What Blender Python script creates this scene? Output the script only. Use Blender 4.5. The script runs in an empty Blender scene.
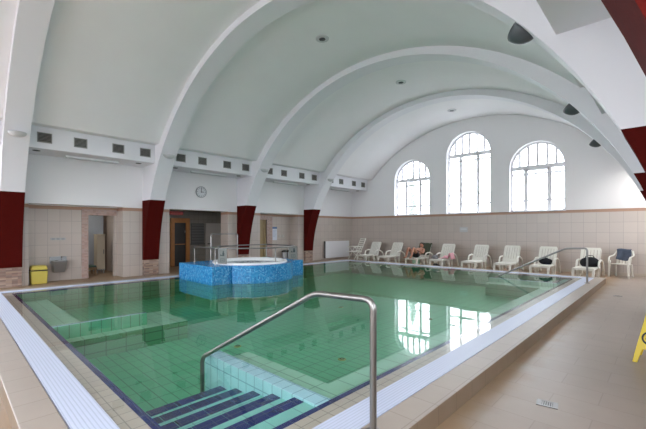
import bpy, bmesh, math, random
from mathutils import Vector, Matrix
random.seed(7)
SC = bpy.context.scene
COL = SC.collection
PI = math.pi

# ------------------------------------------------------------------ materials
def _nodes(name):
    m = bpy.data.materials.new(name); m.use_nodes = True
    nt = m.node_tree; b = nt.nodes['Principled BSDF']
    return m, nt, b

def mat(name, col, rough=.5, metal=0., spec=.5, noise=0., nscale=8., bump=0., bscale=60., alpha=None):
    m, nt, b = _nodes(name)
    b.inputs['Base Color'].default_value = (*col, 1)
    b.inputs['Roughness'].default_value = rough
    b.inputs['Metallic'].default_value = metal
    b.inputs['Specular IOR Level'].default_value = spec
    tc = nt.nodes.new('ShaderNodeTexCoord')
    if noise:
        n = nt.nodes.new('ShaderNodeTexNoise'); n.inputs['Scale'].default_value = nscale
        n.inputs['Detail'].default_value = 4
        nt.links.new(tc.outputs['Object'], n.inputs['Vector'])
        mx = nt.nodes.new('ShaderNodeMix'); mx.data_type = 'RGBA'
        mx.inputs['A'].default_value = (*[c*(1-noise) for c in col], 1)
        mx.inputs['B'].default_value = (*[min(1, c*(1+noise)) for c in col], 1)
        nt.links.new(n.outputs['Fac'], mx.inputs['Factor'])
        nt.links.new(mx.outputs['Result'], b.inputs['Base Color'])
    if bump:
        n2 = nt.nodes.new('ShaderNodeTexNoise'); n2.inputs['Scale'].default_value = bscale
        nt.links.new(tc.outputs['Object'], n2.inputs['Vector'])
        bp = nt.nodes.new('ShaderNodeBump'); bp.inputs['Strength'].default_value = bump
        bp.inputs['Distance'].default_value = .01
        nt.links.new(n2.outputs['Fac'], bp.inputs['Height'])
        nt.links.new(bp.outputs['Normal'], b.inputs['Normal'])
    return m

def tile_nodes(nt, axes, w, h, c1, c2, grout, gap=.006, offset=0., org=(0, 0)):
    """brick texture laid in two world axes; returns colour and fac sockets"""
    tc = nt.nodes.new('ShaderNodeTexCoord')
    sp = nt.nodes.new('ShaderNodeSeparateXYZ'); nt.links.new(tc.outputs['Object'], sp.inputs[0])
    cb = nt.nodes.new('ShaderNodeCombineXYZ')
    for k, a in enumerate(axes):
        ad = nt.nodes.new('ShaderNodeMath'); ad.operation = 'ADD'; ad.inputs[1].default_value = org[k] + 40*(w, h)[k]
        nt.links.new(sp.outputs['XYZ'.index(a)], ad.inputs[0])
        nt.links.new(ad.outputs[0], cb.inputs[k])
    br = nt.nodes.new('ShaderNodeTexBrick')
    br.offset = offset; br.offset_frequency = 2; br.squash = 1
    br.inputs['Scale'].default_value = 1; br.inputs['Brick Width'].default_value = w
    br.inputs['Row Height'].default_value = h; br.inputs['Mortar Size'].default_value = gap
    br.inputs['Mortar Smooth'].default_value = .1; br.inputs['Bias'].default_value = 0
    br.inputs['Color1'].default_value = (*c1, 1); br.inputs['Color2'].default_value = (*c2, 1)
    br.inputs['Mortar'].default_value = (*grout, 1)
    nt.links.new(cb.outputs[0], br.inputs['Vector'])
    return br, tc, sp

def tile(name, axes, w, h, c1, c2, grout, rough=.3, gap=.006, offset=0., org=(0, 0), spec=.5, bump=.3):
    m, nt, b = _nodes(name)
    br, tc, sp = tile_nodes(nt, axes, w, h, c1, c2, grout, gap, offset, org)
    n = nt.nodes.new('ShaderNodeTexNoise'); n.inputs['Scale'].default_value = 5; n.inputs['Detail'].default_value = 5
    nt.links.new(tc.outputs['Object'], n.inputs['Vector'])
    mx = nt.nodes.new('ShaderNodeMix'); mx.data_type = 'RGBA'; mx.blend_type = 'MULTIPLY'
    mx.inputs['Factor'].default_value = .12
    nt.links.new(br.outputs['Color'], mx.inputs['A']); nt.links.new(n.outputs['Fac'], mx.inputs['B'])
    nt.links.new(mx.outputs['Result'], b.inputs['Base Color'])
    b.inputs['Roughness'].default_value = rough; b.inputs['Specular IOR Level'].default_value = spec
    if bump:
        iv = nt.nodes.new('ShaderNodeMath'); iv.operation = 'SUBTRACT'; iv.inputs[0].default_value = 1
        nt.links.new(br.outputs['Fac'], iv.inputs[1])
        bp = nt.nodes.new('ShaderNodeBump'); bp.inputs['Strength'].default_value = bump; bp.inputs['Distance'].default_value = .003
        nt.links.new(iv.outputs[0], bp.inputs['Height']); nt.links.new(bp.outputs['Normal'], b.inputs['Normal'])
    return m

def mosaic(name, size, cols, rough=.35, stretch=(1, 1, 1), grout=None):
    """small square chips: random colour in each cell"""
    m, nt, b = _nodes(name)
    tc = nt.nodes.new('ShaderNodeTexCoord')
    dv = nt.nodes.new('ShaderNodeVectorMath'); dv.operation = 'MULTIPLY_ADD'
    dv.inputs[1].default_value = tuple(1/(size*s) for s in stretch); dv.inputs[2].default_value = (.013, .013, .013)
    nt.links.new(tc.outputs['Object'], dv.inputs[0])
    fl = nt.nodes.new('ShaderNodeVectorMath'); fl.operation = 'FLOOR'
    nt.links.new(dv.outputs[0], fl.inputs[0])
    wn = nt.nodes.new('ShaderNodeTexWhiteNoise'); nt.links.new(fl.outputs[0], wn.inputs['Vector'])
    rp = nt.nodes.new('ShaderNodeValToRGB'); rp.color_ramp.interpolation = 'CONSTANT'
    els = rp.color_ramp.elements
    els[0].color = (*cols[0], 1); els[1].position = 1/len(cols); els[1].color = (*cols[1], 1)
    for k in range(2, len(cols)):
        e = els.new(k/len(cols)); e.color = (*cols[k], 1)
    nt.links.new(wn.outputs['Value'], rp.inputs['Fac'])
    nt.links.new(rp.outputs['Color'], b.inputs['Base Color'])
    b.inputs['Roughness'].default_value = rough
    return m

BEIGE1, BEIGE2, GROUT = (.53, .458, .408), (.50, .432, .388), (.37, .32, .29)
WHITE = (.86, .85, .86)
def wall_finish(name, axes, w, h, org=(0, 0)):
    """tiles to 1.95 m, a terracotta strip to 2.04 m, white paint above: the wall's own finish"""
    m, nt, b = _nodes(name)
    br, tc, sp = tile_nodes(nt, axes, w, h, BEIGE1, BEIGE2, GROUT, .005, 0, org)
    def step(v):
        c = nt.nodes.new('ShaderNodeMath'); c.operation = 'GREATER_THAN'; c.inputs[1].default_value = v
        nt.links.new(sp.outputs[2], c.inputs[0]); return c
    m1 = nt.nodes.new('ShaderNodeMix'); m1.data_type = 'RGBA'
    nt.links.new(step(1.95).outputs[0], m1.inputs['Factor'])
    nt.links.new(br.outputs['Color'], m1.inputs['A']); m1.inputs['B'].default_value = (.40, .235, .16, 1)
    m2 = nt.nodes.new('ShaderNodeMix'); m2.data_type = 'RGBA'
    nt.links.new(step(2.04).outputs[0], m2.inputs['Factor'])
    nt.links.new(m1.outputs['Result'], m2.inputs['A']); m2.inputs['B'].default_value = (*WHITE, 1)
    nt.links.new(m2.outputs['Result'], b.inputs['Base Color'])
    r = nt.nodes.new('ShaderNodeMapRange'); r.inputs['From Min'].default_value = 1.95; r.inputs['From Max'].default_value = 2.05
    r.inputs['To Min'].default_value = .3; r.inputs['To Max'].default_value = .75
    nt.links.new(sp.outputs[2], r.inputs['Value']); nt.links.new(r.outputs[0], b.inputs['Roughness'])
    return m

M = {}
M['paint'] = mat('white_paint', WHITE, .75, spec=.3, noise=.03, nscale=1.5, bump=.08, bscale=9)
M['paint2'] = mat('white_rib_paint', (.79, .785, .82), .6, spec=.35)
M['wall_y'] = wall_finish('wall_finish_side', 'YZ', .27, .325)
M['wall_x'] = wall_finish('wall_finish_end', 'XZ', .33, .325)
M['tile_y'] = tile('beige_wall_tile_side', 'YZ', .27, .325, BEIGE1, BEIGE2, GROUT, .3)
M['floor'] = tile('beige_floor_tile', 'XY', .60, .30, (.40, .33, .28), (.385, .315, .265), (.335, .275, .23), .42, .004, .5, (.1, .05))
M['curb'] = tile('beige_curb_tile', 'XY', .30, .30, (.41, .345, .295), (.39, .33, .28), (.31, .26, .22), .45, .004)
M['beach'] = tile('beige_poolside_tile', 'XY', .125, .125, (.48, .42, .36), (.455, .40, .34), (.24, .21, .18), .3, .004, 0, (.055, .07))
M['cobalt'] = tile('dark_blue_edge_tile', 'XY', .125, .125, (.008, .013, .11), (.010, .018, .13), (.06, .07, .14), .2, .004, 0, (.055, .07))
M['red'] = mat('red_plaster', (.070, .0045, .003), .85, spec=.08, noise=.22, nscale=26, bump=.25, bscale=90)
M['stone'] = mosaic('pink_stone_mosaic', .055, [(.30, .19, .15), (.36, .25, .19), (.25, .18, .15), (.41, .30, .235), (.33, .24, .20), (.22, .145, .12)], .6, (2, 2, .7))
M['surround'] = mosaic('rose_stone_strip', .05, [(.42, .29, .25), (.46, .33, .285), (.38, .265, .23), (.43, .32, .29)], .5, (1, 1.4, .8))
M['mosaic'] = mosaic('blue_glass_mosaic', .028, [(.02, .20, .50), (.03, .27, .58), (.04, .31, .62), (.02, .23, .54), (.11, .40, .68), (.015, .17, .46)], .25)
M['gutter'] = None
M['steel'] = mat('brushed_steel', (.27, .26, .25), .34, metal=1., noise=.06, nscale=30)
M['darksteel'] = mat('satin_steel', (.36, .35, .34), .35, metal=1.)
M['greysteel'] = mat('grey_steel_sheet', (.34, .35, .36), .4, metal=.8)
M['white_plastic'] = mat('white_plastic', (.76, .74, .67), .42, noise=.03)
M['white_gloss'] = mat('white_acrylic', (.84, .85, .86), .25)
M['frame'] = mat('white_window_frame', (.85, .84, .87), .5)
M['grille'] = mat('dark_vent', (.03, .03, .028), .7)
M['grille_frame'] = mat('vent_frame', (.30, .30, .29), .5, metal=.3)
M['slat'] = mat('vent_slat', (.24, .225, .21), .6)
M['lampgrey'] = mat('grey_lamp_bowl', (.10, .11, .12), .5, metal=.2)
M['lampwhite'] = mat('white_lamp_bowl', (.56, .57, .58), .45)
M['yellow'] = mat('yellow_plastic', (.62, .51, .10), .4, noise=.05)
M['signyellow'] = mat('bright_yellow_plastic', (.80, .58, .01), .4)
M['black'] = mat('black_cloth', (.008, .008, .011), .9, noise=.3, nscale=30, bump=.4)
M['ink'] = mat('black_print', (.012, .012, .012), .5)
M['wood'] = mat('orange_brown_wood', (.46, .19, .05), .45, noise=.2, nscale=12)
M['darkwood'] = mat('dark_door', (.025, .018, .014), .4, noise=.2)
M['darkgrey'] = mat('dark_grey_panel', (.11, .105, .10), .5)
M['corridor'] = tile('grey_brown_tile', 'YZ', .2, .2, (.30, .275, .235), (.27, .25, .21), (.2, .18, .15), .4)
M['green_towel'] = mat('dark_green_towel', (.075, .085, .055), .95, noise=.2, nscale=20, bump=.5)
M['mint'] = mat('mint_towel', (.42, .62, .45), .95, bump=.5)
M['pink'] = mat('pink_towel', (.78, .40, .45), .95, noise=.15, nscale=14, bump=.5)
M['navy'] = mat('slate_blue_cloth', (.06, .075, .11), .95, noise=.35, nscale=14, bump=.5)
M['skin'] = mat('skin', (.46, .21, .13), .5, noise=.06)
M['hair'] = mat('dark_hair', (.02, .013, .01), .6)
M['cream'] = mat('cream_enamel', (.62, .55, .43), .4)
M['frost'] = mat('frosted_door', (.46, .52, .60), .35, noise=.1, nscale=4)
M['paper'] = mat('paper_white', (.62, .66, .74), .6)
M['blueink'] = mat('blue_print', (.10, .17, .35), .6)
M['brownbench'] = mat('brown_bench', (.25, .15, .07), .5)
M['exitred'] = mat('red_box', (.26, .018, .012), .4)
M['whitedoor'] = mat('off_white_door', (.56, .52, .47), .4)
M['bark'] = mat('pale_bark', (.36, .33, .31), .9, noise=.2)
M['conifer'] = mat('grey_green_needles', (.30, .34, .31), .9, noise=.3)
M['fitting'] = mat('ochre_fitting', (.30, .30, .08), .4)
M['lightblue'] = tile('pale_blue_tile', 'XY', .125, .25, (.40, .66, .76), (.37, .62, .73), (.22, .38, .46), .2, .005)
M['lightblue_wall'] = tile('pale_blue_wall_tile', 'XZ', .125, .25, (.32, .60, .63), (.30, .57, .61), (.16, .32, .36), .2, .005)
M['aqua'] = tile('aqua_step_tile', 'XY', .5, .25, (.24, .56, .50), (.22, .53, .48), (.14, .33, .32), .2, .004)
M['poolfloor'] = tile('green_pool_tile', 'XY', .25, .125, (.135, .47, .29), (.125, .445, .275), (.06, .21, .13), .3, .006)
M['poolledge'] = tile('pale_green_pool_tile', 'XY', .25, .25, (.34, .62, .48), (.32, .59, .45), (.15, .32, .23), .3, .006)
M['poolwall'] = tile('green_pool_wall_tile', 'YZ', .25, .125, (.10, .29, .165), (.09, .27, .155), (.04, .12, .075), .3, .006)

def gutter_mat(name, axis):
    m, nt, b = _nodes(name)
    tc = nt.nodes.new('ShaderNodeTexCoord'); sp = nt.nodes.new('ShaderNodeSeparateXYZ')
    nt.links.new(tc.outputs['Object'], sp.inputs[0])
    mu = nt.nodes.new('ShaderNodeMath'); mu.operation = 'MULTIPLY'; mu.inputs[1].default_value = 2*PI/.025
    nt.links.new(sp.outputs['XY'.index(axis)], mu.inputs[0])
    sn = nt.nodes.new('ShaderNodeMath'); sn.operation = 'SINE'; nt.links.new(mu.outputs[0], sn.inputs[0])
    r = nt.nodes.new('ShaderNodeMapRange'); r.inputs['From Min'].default_value = -.95; r.inputs['From Max'].default_value = -.3
    nt.links.new(sn.outputs[0], r.inputs['Value'])
    mx = nt.nodes.new('ShaderNodeMix'); mx.data_type = 'RGBA'
    mx.inputs['A'].default_value = (.46, .51, .64, 1); mx.inputs['B'].default_value = (.58, .625, .78, 1)
    nt.links.new(r.outputs[0], mx.inputs['Factor']); nt.links.new(mx.outputs['Result'], b.inputs['Base Color'])
    bp = nt.nodes.new('ShaderNodeBump'); bp.inputs['Strength'].default_value = .25; bp.inputs['Distance'].default_value = .004
    nt.links.new(r.outputs[0], bp.inputs['Height']); nt.links.new(bp.outputs['Normal'], b.inputs['Normal'])
    b.inputs['Roughness'].default_value = .42; b.inputs['Specular IOR Level'].default_value = .35
    return m
M['gutter_x'] = gutter_mat('white_grating_across', 'Y')
M['gutter_y'] = gutter_mat('white_grating_along', 'X')

def water_mat():
    m = bpy.data.materials.new('pool_water'); m.use_nodes = True; nt = m.node_tree; nt.nodes.clear()
    out = nt.nodes.new('ShaderNodeOutputMaterial')
    tr = nt.nodes.new('ShaderNodeBsdfTransparent'); tr.inputs[0].default_value = (.97, .99, .98, 1)
    gl = nt.nodes.new('ShaderNodeBsdfGlossy'); gl.inputs['Roughness'].default_value = .012
    fr = nt.nodes.new('ShaderNodeFresnel'); fr.inputs['IOR'].default_value = 1.33
    ge = nt.nodes.new('ShaderNodeNewGeometry'); io = nt.nodes.new('ShaderNodeMapRange')   # same reflectance from above and below
    io.inputs['To Min'].default_value = 1.33; io.inputs['To Max'].default_value = 1/1.33
    nt.links.new(ge.outputs['Backfacing'], io.inputs['Value']); nt.links.new(io.outputs[0], fr.inputs['IOR'])
    mx = nt.nodes.new('ShaderNodeMixShader')
    tc = nt.nodes.new('ShaderNodeTexCoord')
    n = nt.nodes.new('ShaderNodeTexNoise'); n.inputs['Scale'].default_value = 3.2; n.inputs['Detail'].default_value = 3
    nt.links.new(tc.outputs['Object'], n.inputs['Vector'])
    bp = nt.nodes.new('ShaderNodeBump'); bp.inputs['Strength'].default_value = .05; bp.inputs['Distance'].default_value = .02
    nt.links.new(n.outputs['Fac'], bp.inputs['Height'])
    nt.links.new(bp.outputs['Normal'], gl.inputs['Normal']); nt.links.new(bp.outputs['Normal'], fr.inputs['Normal'])
    nt.links.new(fr.outputs[0], mx.inputs[0]); nt.links.new(tr.outputs[0], mx.inputs[1]); nt.links.new(gl.outputs[0], mx.inputs[2])
    nt.links.new(mx.outputs[0], out.inputs['Surface'])
    va = nt.nodes.new('ShaderNodeVolumeAbsorption'); va.inputs['Color'].default_value = (.30, .86, .52, 1)
    va.inputs['Density'].default_value = WATER_DENSITY
    nt.links.new(va.outputs[0], out.inputs['Volume'])
    return m
WATER_DENSITY = .2
M['water'] = water_mat()

def glass_mat():
    m = bpy.data.materials.new('window_glass'); m.use_nodes = True; nt = m.node_tree; nt.nodes.clear()
    out = nt.nodes.new('ShaderNodeOutputMaterial')
    tr = nt.nodes.new('ShaderNodeBsdfTransparent'); tr.inputs[0].default_value = (.97, .98, .98, 1)
    gl = nt.nodes.new('ShaderNodeBsdfGlossy'); gl.inputs['Roughness'].default_value = .02
    mx = nt.nodes.new('ShaderNodeMixShader'); mx.inputs[0].default_value = .06
    nt.links.new(tr.outputs[0], mx.inputs[1]); nt.links.new(gl.outputs[0], mx.inputs[2])
    nt.links.new(mx.outputs[0], out.inputs['Surface'])
    return m
M['glass'] = glass_mat()

def tubwater():
    m, nt, b = _nodes('bubbling_water')
    tc = nt.nodes.new('ShaderNodeTexCoord')
    n = nt.nodes.new('ShaderNodeTexNoise'); n.inputs['Scale'].default_value = 9; n.inputs['Detail'].default_value = 6
    nt.links.new(tc.outputs['Object'], n.inputs['Vector'])
    rp = nt.nodes.new('ShaderNodeValToRGB')
    rp.color_ramp.elements[0].position = .35; rp.color_ramp.elements[0].color = (.16, .22, .27, 1)
    rp.color_ramp.elements[1].position = .62; rp.color_ramp.elements[1].color = (.62, .66, .70, 1)
    nt.links.new(n.outputs['Fac'], rp.inputs['Fac']); nt.links.new(rp.outputs['Color'], b.inputs['Base Color'])
    bp = nt.nodes.new('ShaderNodeBump'); bp.inputs['Strength'].default_value = .8; bp.inputs['Distance'].default_value = .05
    nt.links.new(n.outputs['Fac'], bp.inputs['Height']); nt.links.new(bp.outputs['Normal'], b.inputs['Normal'])
    b.inputs['Roughness'].default_value = .12
    return m
M['tubwater'] = tubwater()

# ------------------------------------------------------------------ geometry helpers
class MB:
    def __init__(s): s.v = []; s.f = []
    def add(s, vs, fs):
        o = len(s.v); s.v += [tuple(v) for v in vs]; s.f += [tuple(i+o for i in f) for f in fs]; return s
    def box(s, x0, x1, y0, y1, z0, z1):
        return s.add([(x, y, z) for z in (z0, z1) for y in (y0, y1) for x in (x0, x1)],
                     [(0, 2, 3, 1), (4, 5, 7, 6), (0, 1, 5, 4), (2, 6, 7, 3), (0, 4, 6, 2), (1, 3, 7, 5)])
    def hexa(s, lo, hi):
        """two quads (four corners each) joined into a block"""
        return s.add(list(lo)+list(hi), [(3, 2, 1, 0), (4, 5, 6, 7), (0, 1, 5, 4), (1, 2, 6, 5), (2, 3, 7, 6), (3, 0, 4, 7)])
    def prism(s, poly, fn, h0, h1):
        n = len(poly)
        vs = [fn(p, h0) for p in poly] + [fn(p, h1) for p in poly]
        fs = [tuple(range(n))[::-1], tuple(range(n, 2*n))] + [(i, (i+1) % n, n+(i+1) % n, n+i) for i in range(n)]
        return s.add(vs, fs)
    def tube(s, pts, r, n=10, caps=True):
        pts = [Vector(p) for p in pts]; rs = r if isinstance(r, (list, tuple)) else [r]*len(pts)
        rings = []; prev = None
        for i, p in enumerate(pts):
            if i == 0: t = pts[1]-pts[0]
            elif i == len(pts)-1: t = pts[-1]-pts[-2]
            else: t = (pts[i+1]-p).normalized()+(p-pts[i-1]).normalized()
            t.normalize()
            if prev is None:
                u = t.orthogonal().normalized()
            else:
                u = (prev - t*prev.dot(t)).normalized()
            prev = u; w = t.cross(u)
            rings.append([p+(u*math.cos(2*PI*k/n)+w*math.sin(2*PI*k/n))*rs[i] for k in range(n)])
        vs = [v for rg in rings for v in rg]; fs = []
        for i in range(len(pts)-1):
            for k in range(n):
                fs.append((i*n+k, i*n+(k+1) % n, (i+1)*n+(k+1) % n, (i+1)*n+k))
        if caps:
            fs.append(tuple(range(n))[::-1]); fs.append(tuple((len(pts)-1)*n+k for k in range(n)))
        return s.add(vs, fs)
    def lathe(s, prof, c=(0, 0, 0), n=32, a0=0, a1=2*PI, axis='z'):
        full = abs(a1-a0-2*PI) < 1e-6; m = n if full else n+1
        vs = []
        for k in range(m):
            a = a0+(a1-a0)*k/n
            for r, z in prof:
                if axis == 'z': v = (c[0]+r*math.cos(a), c[1]+r*math.sin(a), c[2]+z)
                elif axis == 'x': v = (c[0]+z, c[1]+r*math.cos(a), c[2]+r*math.sin(a))
                else: v = (c[0]+r*math.cos(a), c[1]+z, c[2]+r*math.sin(a))
                vs.append(v)
        p = len(prof); fs = []
        for k in range(n):
            k2 = (k+1) % m
            for j in range(p-1):
                fs.append((k*p+j, k2*p+j, k2*p+j+1, k*p+j+1))
        return s.add(vs, fs)
    def build(s, name, m, parent=None, smooth=None, bevel=0, label=None):
        me = bpy.data.meshes.new(name); me.from_pydata(s.v, [], s.f)
        b = bmesh.new(); b.from_mesh(me)
        bmesh.ops.remove_doubles(b, verts=b.verts, dist=1e-5)
        bmesh.ops.recalc_face_normals(b, faces=b.faces); b.to_mesh(me); b.free()
        ms = m if isinstance(m, list) else [m]
        for q in ms: me.materials.append(q)
        o = bpy.data.objects.new(name, me); COL.objects.link(o)
        if smooth:
            me.polygons.foreach_set('use_smooth', [True]*len(me.polygons))
            try: me.set_sharp_from_angle(angle=math.radians(smooth))
            except Exception: pass
        if bevel:
            bv = o.modifiers.new('bevel', 'BEVEL'); bv.width = bevel; bv.segments = 2; bv.limit_method = 'ANGLE'
        if parent: o.parent = parent
        if label: o['label'] = label
        return o

def band(mb, a, b, ya, yb):
    """closed solid between two polylines (x,z), extruded along y, without inner faces"""
    n = len(a)
    vs = [(p[0], y, p[1]) for y in (ya, yb) for q in (a, b) for p in q]
    A0, B0, A1, B1 = 0, n, 2*n, 3*n; fs = []
    for k in range(n-1):
        fs += [(A0+k, A0+k+1, A1+k+1, A1+k), (B0+k, B1+k, B1+k+1, B0+k+1), (A0+k, B0+k, B0+k+1, A0+k+1), (A1+k, A1+k+1, B1+k+1, B1+k)]
    fs += [(A0, A1, B1, B0), (A0+n-1, B0+n-1, B1+n-1, A1+n-1)]
    return mb.add(vs, fs)

def fillet(pts, r, n=5):
    pts = [Vector(p) for p in pts]; out = [pts[0]]
    for i in range(1, len(pts)-1):
        a, b, c = pts[i-1], pts[i], pts[i+1]
        d1 = (a-b).normalized(); d2 = (c-b).normalized()
        q = min(r, (a-b).length*.45, (c-b).length*.45)
        p0 = b+d1*q; p1 = b+d2*q
        for k in range(n+1):
            t = k/n; out.append(p0*(1-t)**2 + b*2*t*(1-t) + p1*t*t)
    out.append(pts[-1]); return out

def tag(o, label, cat, group=None):
    o['label'] = label; o['category'] = cat
    if group: o['group'] = group
    return o
def empty(name, loc, label, cat, group=None, rz=0):
    o = bpy.data.objects.new(name, None); COL.objects.link(o); o.location = loc; o.rotation_euler = (0, 0, rz)
    o.empty_display_size = .1
    return tag(o, label, cat, group)
def struct(o, label=None):
    o['kind'] = 'structure'
    if label: o['label'] = label
    return o
def kids(o): return [c for c in bpy.data.objects if c.parent == o]
def dup(root, loc, rz, label):
    def cp(o, par):
        c = o.copy(); COL.objects.link(c)
        if par: c.parent = par
        for ch in kids(o): cp(ch, c)
        return c
    r = cp(root, None); r.location = loc; r.rotation_euler = (0, 0, rz); r['label'] = label
    return r

# ------------------------------------------------------------------ dimensions (metres; the lens stands over x=0, y=0)
CX = -5.70                      # middle of the hall
WL, WR = -11.55, .15            # pier walls
PX0, PX1, PY0, PY1 = -9.28, -1.80, .945, 11.18   # water basin
BEACH, GUT, OUT = .19, .224, .215
CURB = .143
Y0, Y1 = -6.4, 14.2
RIBS = [.85, 4.13, 7.46, 10.85]; RW = .44
SA, SB = 5.75, 5.60             # rib soffit ellipse
VA, VB = 6.15, 5.75             # vault ellipse
LIP = 3.80; BEAM0 = 3.29; BH = 4.90

# ------------------------------------------------------------------ floor, curb, basin
e = BEACH+GUT+OUT
cx0, cx1, cy0, cy1 = PX0-e, PX1+e, PY0-e, PY1+e
def ring(mb, ax0, ax1, ay0, ay1, bx0, bx1, by0, by1, z0, z1):
    """rectangular ring between outer a and inner b"""
    mb.box(ax0, bx0, ay0, ay1, z0, z1); mb.box(bx1, ax1, ay0, ay1, z0, z1)
    mb.box(bx0, bx1, ay0, by0, z0, z1); mb.box(bx0, bx1, by1, ay1, z0, z1)
mb = MB(); ring(mb, -15.2, 1.0, Y0-.3, Y1+.3, cx0+.05, cx1-.05, cy0+.05, cy1-.05, -.2, 0)
struct(mb.build('floor', M['floor']))
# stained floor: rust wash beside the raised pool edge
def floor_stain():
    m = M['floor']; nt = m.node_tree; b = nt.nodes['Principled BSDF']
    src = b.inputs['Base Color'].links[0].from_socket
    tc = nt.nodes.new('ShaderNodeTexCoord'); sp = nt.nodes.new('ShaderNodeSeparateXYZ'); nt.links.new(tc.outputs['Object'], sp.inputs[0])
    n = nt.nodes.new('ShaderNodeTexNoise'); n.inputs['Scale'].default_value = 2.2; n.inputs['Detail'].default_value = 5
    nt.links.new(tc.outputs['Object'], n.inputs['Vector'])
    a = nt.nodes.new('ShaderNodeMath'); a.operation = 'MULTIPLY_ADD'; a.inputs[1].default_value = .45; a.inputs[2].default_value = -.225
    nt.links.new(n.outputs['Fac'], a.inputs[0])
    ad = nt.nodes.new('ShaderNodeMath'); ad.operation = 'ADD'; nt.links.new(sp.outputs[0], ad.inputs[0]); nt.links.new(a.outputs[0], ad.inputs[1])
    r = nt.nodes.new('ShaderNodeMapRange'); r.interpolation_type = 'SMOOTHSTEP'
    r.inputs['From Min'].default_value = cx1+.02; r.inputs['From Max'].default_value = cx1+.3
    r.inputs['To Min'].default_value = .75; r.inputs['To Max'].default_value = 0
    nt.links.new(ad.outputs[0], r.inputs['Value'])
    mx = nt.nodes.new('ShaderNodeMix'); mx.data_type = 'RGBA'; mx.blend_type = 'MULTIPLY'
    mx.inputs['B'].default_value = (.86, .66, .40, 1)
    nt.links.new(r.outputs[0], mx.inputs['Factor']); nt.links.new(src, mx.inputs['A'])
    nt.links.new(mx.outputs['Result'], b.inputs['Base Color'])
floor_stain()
def riser_rust_shade(m):  # rust tint on the riser that also paints in its shade
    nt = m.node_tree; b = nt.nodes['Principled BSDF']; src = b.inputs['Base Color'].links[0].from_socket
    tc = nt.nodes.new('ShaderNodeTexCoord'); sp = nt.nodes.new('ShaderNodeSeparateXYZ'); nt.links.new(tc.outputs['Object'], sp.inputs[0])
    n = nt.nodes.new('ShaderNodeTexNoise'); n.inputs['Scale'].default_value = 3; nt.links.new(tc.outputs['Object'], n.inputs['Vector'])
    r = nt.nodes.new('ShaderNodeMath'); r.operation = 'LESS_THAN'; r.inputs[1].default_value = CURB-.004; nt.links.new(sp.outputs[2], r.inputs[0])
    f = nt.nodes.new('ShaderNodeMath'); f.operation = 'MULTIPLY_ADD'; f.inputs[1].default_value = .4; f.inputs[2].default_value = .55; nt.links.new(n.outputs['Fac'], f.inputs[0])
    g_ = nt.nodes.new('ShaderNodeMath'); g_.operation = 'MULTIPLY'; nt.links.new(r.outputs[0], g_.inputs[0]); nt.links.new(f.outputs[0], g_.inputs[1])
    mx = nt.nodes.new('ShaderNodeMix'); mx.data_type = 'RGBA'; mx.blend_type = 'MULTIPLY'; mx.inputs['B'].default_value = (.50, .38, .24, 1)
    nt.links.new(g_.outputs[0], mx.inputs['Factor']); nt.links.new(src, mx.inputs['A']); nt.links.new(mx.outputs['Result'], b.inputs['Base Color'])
riser_rust_shade(M['curb'])

gx0, gx1, gy0, gy1 = PX0-BEACH, PX1+BEACH, PY0-BEACH, PY1+BEACH          # gutter inner edge
hx0, hx1, hy0, hy1 = gx0-GUT, gx1+GUT, gy0-GUT, gy1+GUT                  # gutter outer edge
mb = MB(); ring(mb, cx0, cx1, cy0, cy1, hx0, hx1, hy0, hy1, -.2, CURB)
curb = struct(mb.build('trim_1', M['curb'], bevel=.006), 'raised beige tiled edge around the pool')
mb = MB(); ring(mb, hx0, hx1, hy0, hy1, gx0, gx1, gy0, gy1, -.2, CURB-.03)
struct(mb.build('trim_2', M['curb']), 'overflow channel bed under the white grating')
mb = MB(); ring(mb, gx0, gx1, gy0, gy1, PX0-.05, PX1+.05, PY0-.05, PY1+.05, -.7, CURB-.012)
struct(mb.build('trim_3', M['beach']), 'small beige tiles between grating and water')
mb = MB(); ring(mb, PX0-.05, PX1+.05, PY0-.05, PY1+.05, PX0, PX1, PY0, PY1, -.7, CURB-.012)
struct(mb.build('trim_4', M['cobalt']), 'dark blue tile line along the water edge')
def grating(name, x0, x1, y0, y1, ax, label):
    o = MB().box(x0, x1, y0, y1, CURB-.03, CURB+.002).build(name, M['gutter_x' if ax == 'Y' else 'gutter_y'])
    tag(o, label, 'gutter grating')
g = .006
grating('gutter_grating', hx0+g, hx1-g, hy0+g, gy0-g, 'Y', 'white grating strip along the pool end with the submerged bench')
grating('gutter_grating', hx0+g, hx1-g, gy1+g, hy1-g, 'Y', 'white overflow grating strip in front of the row of sun loungers')
grating('gutter_grating', gx1+g, hx1-g, gy0, gy1, 'X', 'white overflow grating strip beside the open beige deck with the wet floor sign')
grating('gutter_grating', hx0+g, gx0-g, gy0, gy1, 'X', 'white overflow grating strip along the red and stone piers')

PF = -.32
mb = MB(); mb.box(PX0-.1, PX1+.1, PY0-.1, PY1+.1, PF-.2, PF)
struct(mb.build('pool_floor', M['poolfloor']))
mb = MB(); ring(mb, PX0-.06, PX1+.06, PY0-.06, PY1+.06, PX0-.002+.004, PX1-.002, PY0+.002, PY1-.002, PF-.1, CURB-.035)
struct(mb.build('pool_basin', M['poolwall']), 'green tiled inner wall of the pool')
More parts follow.
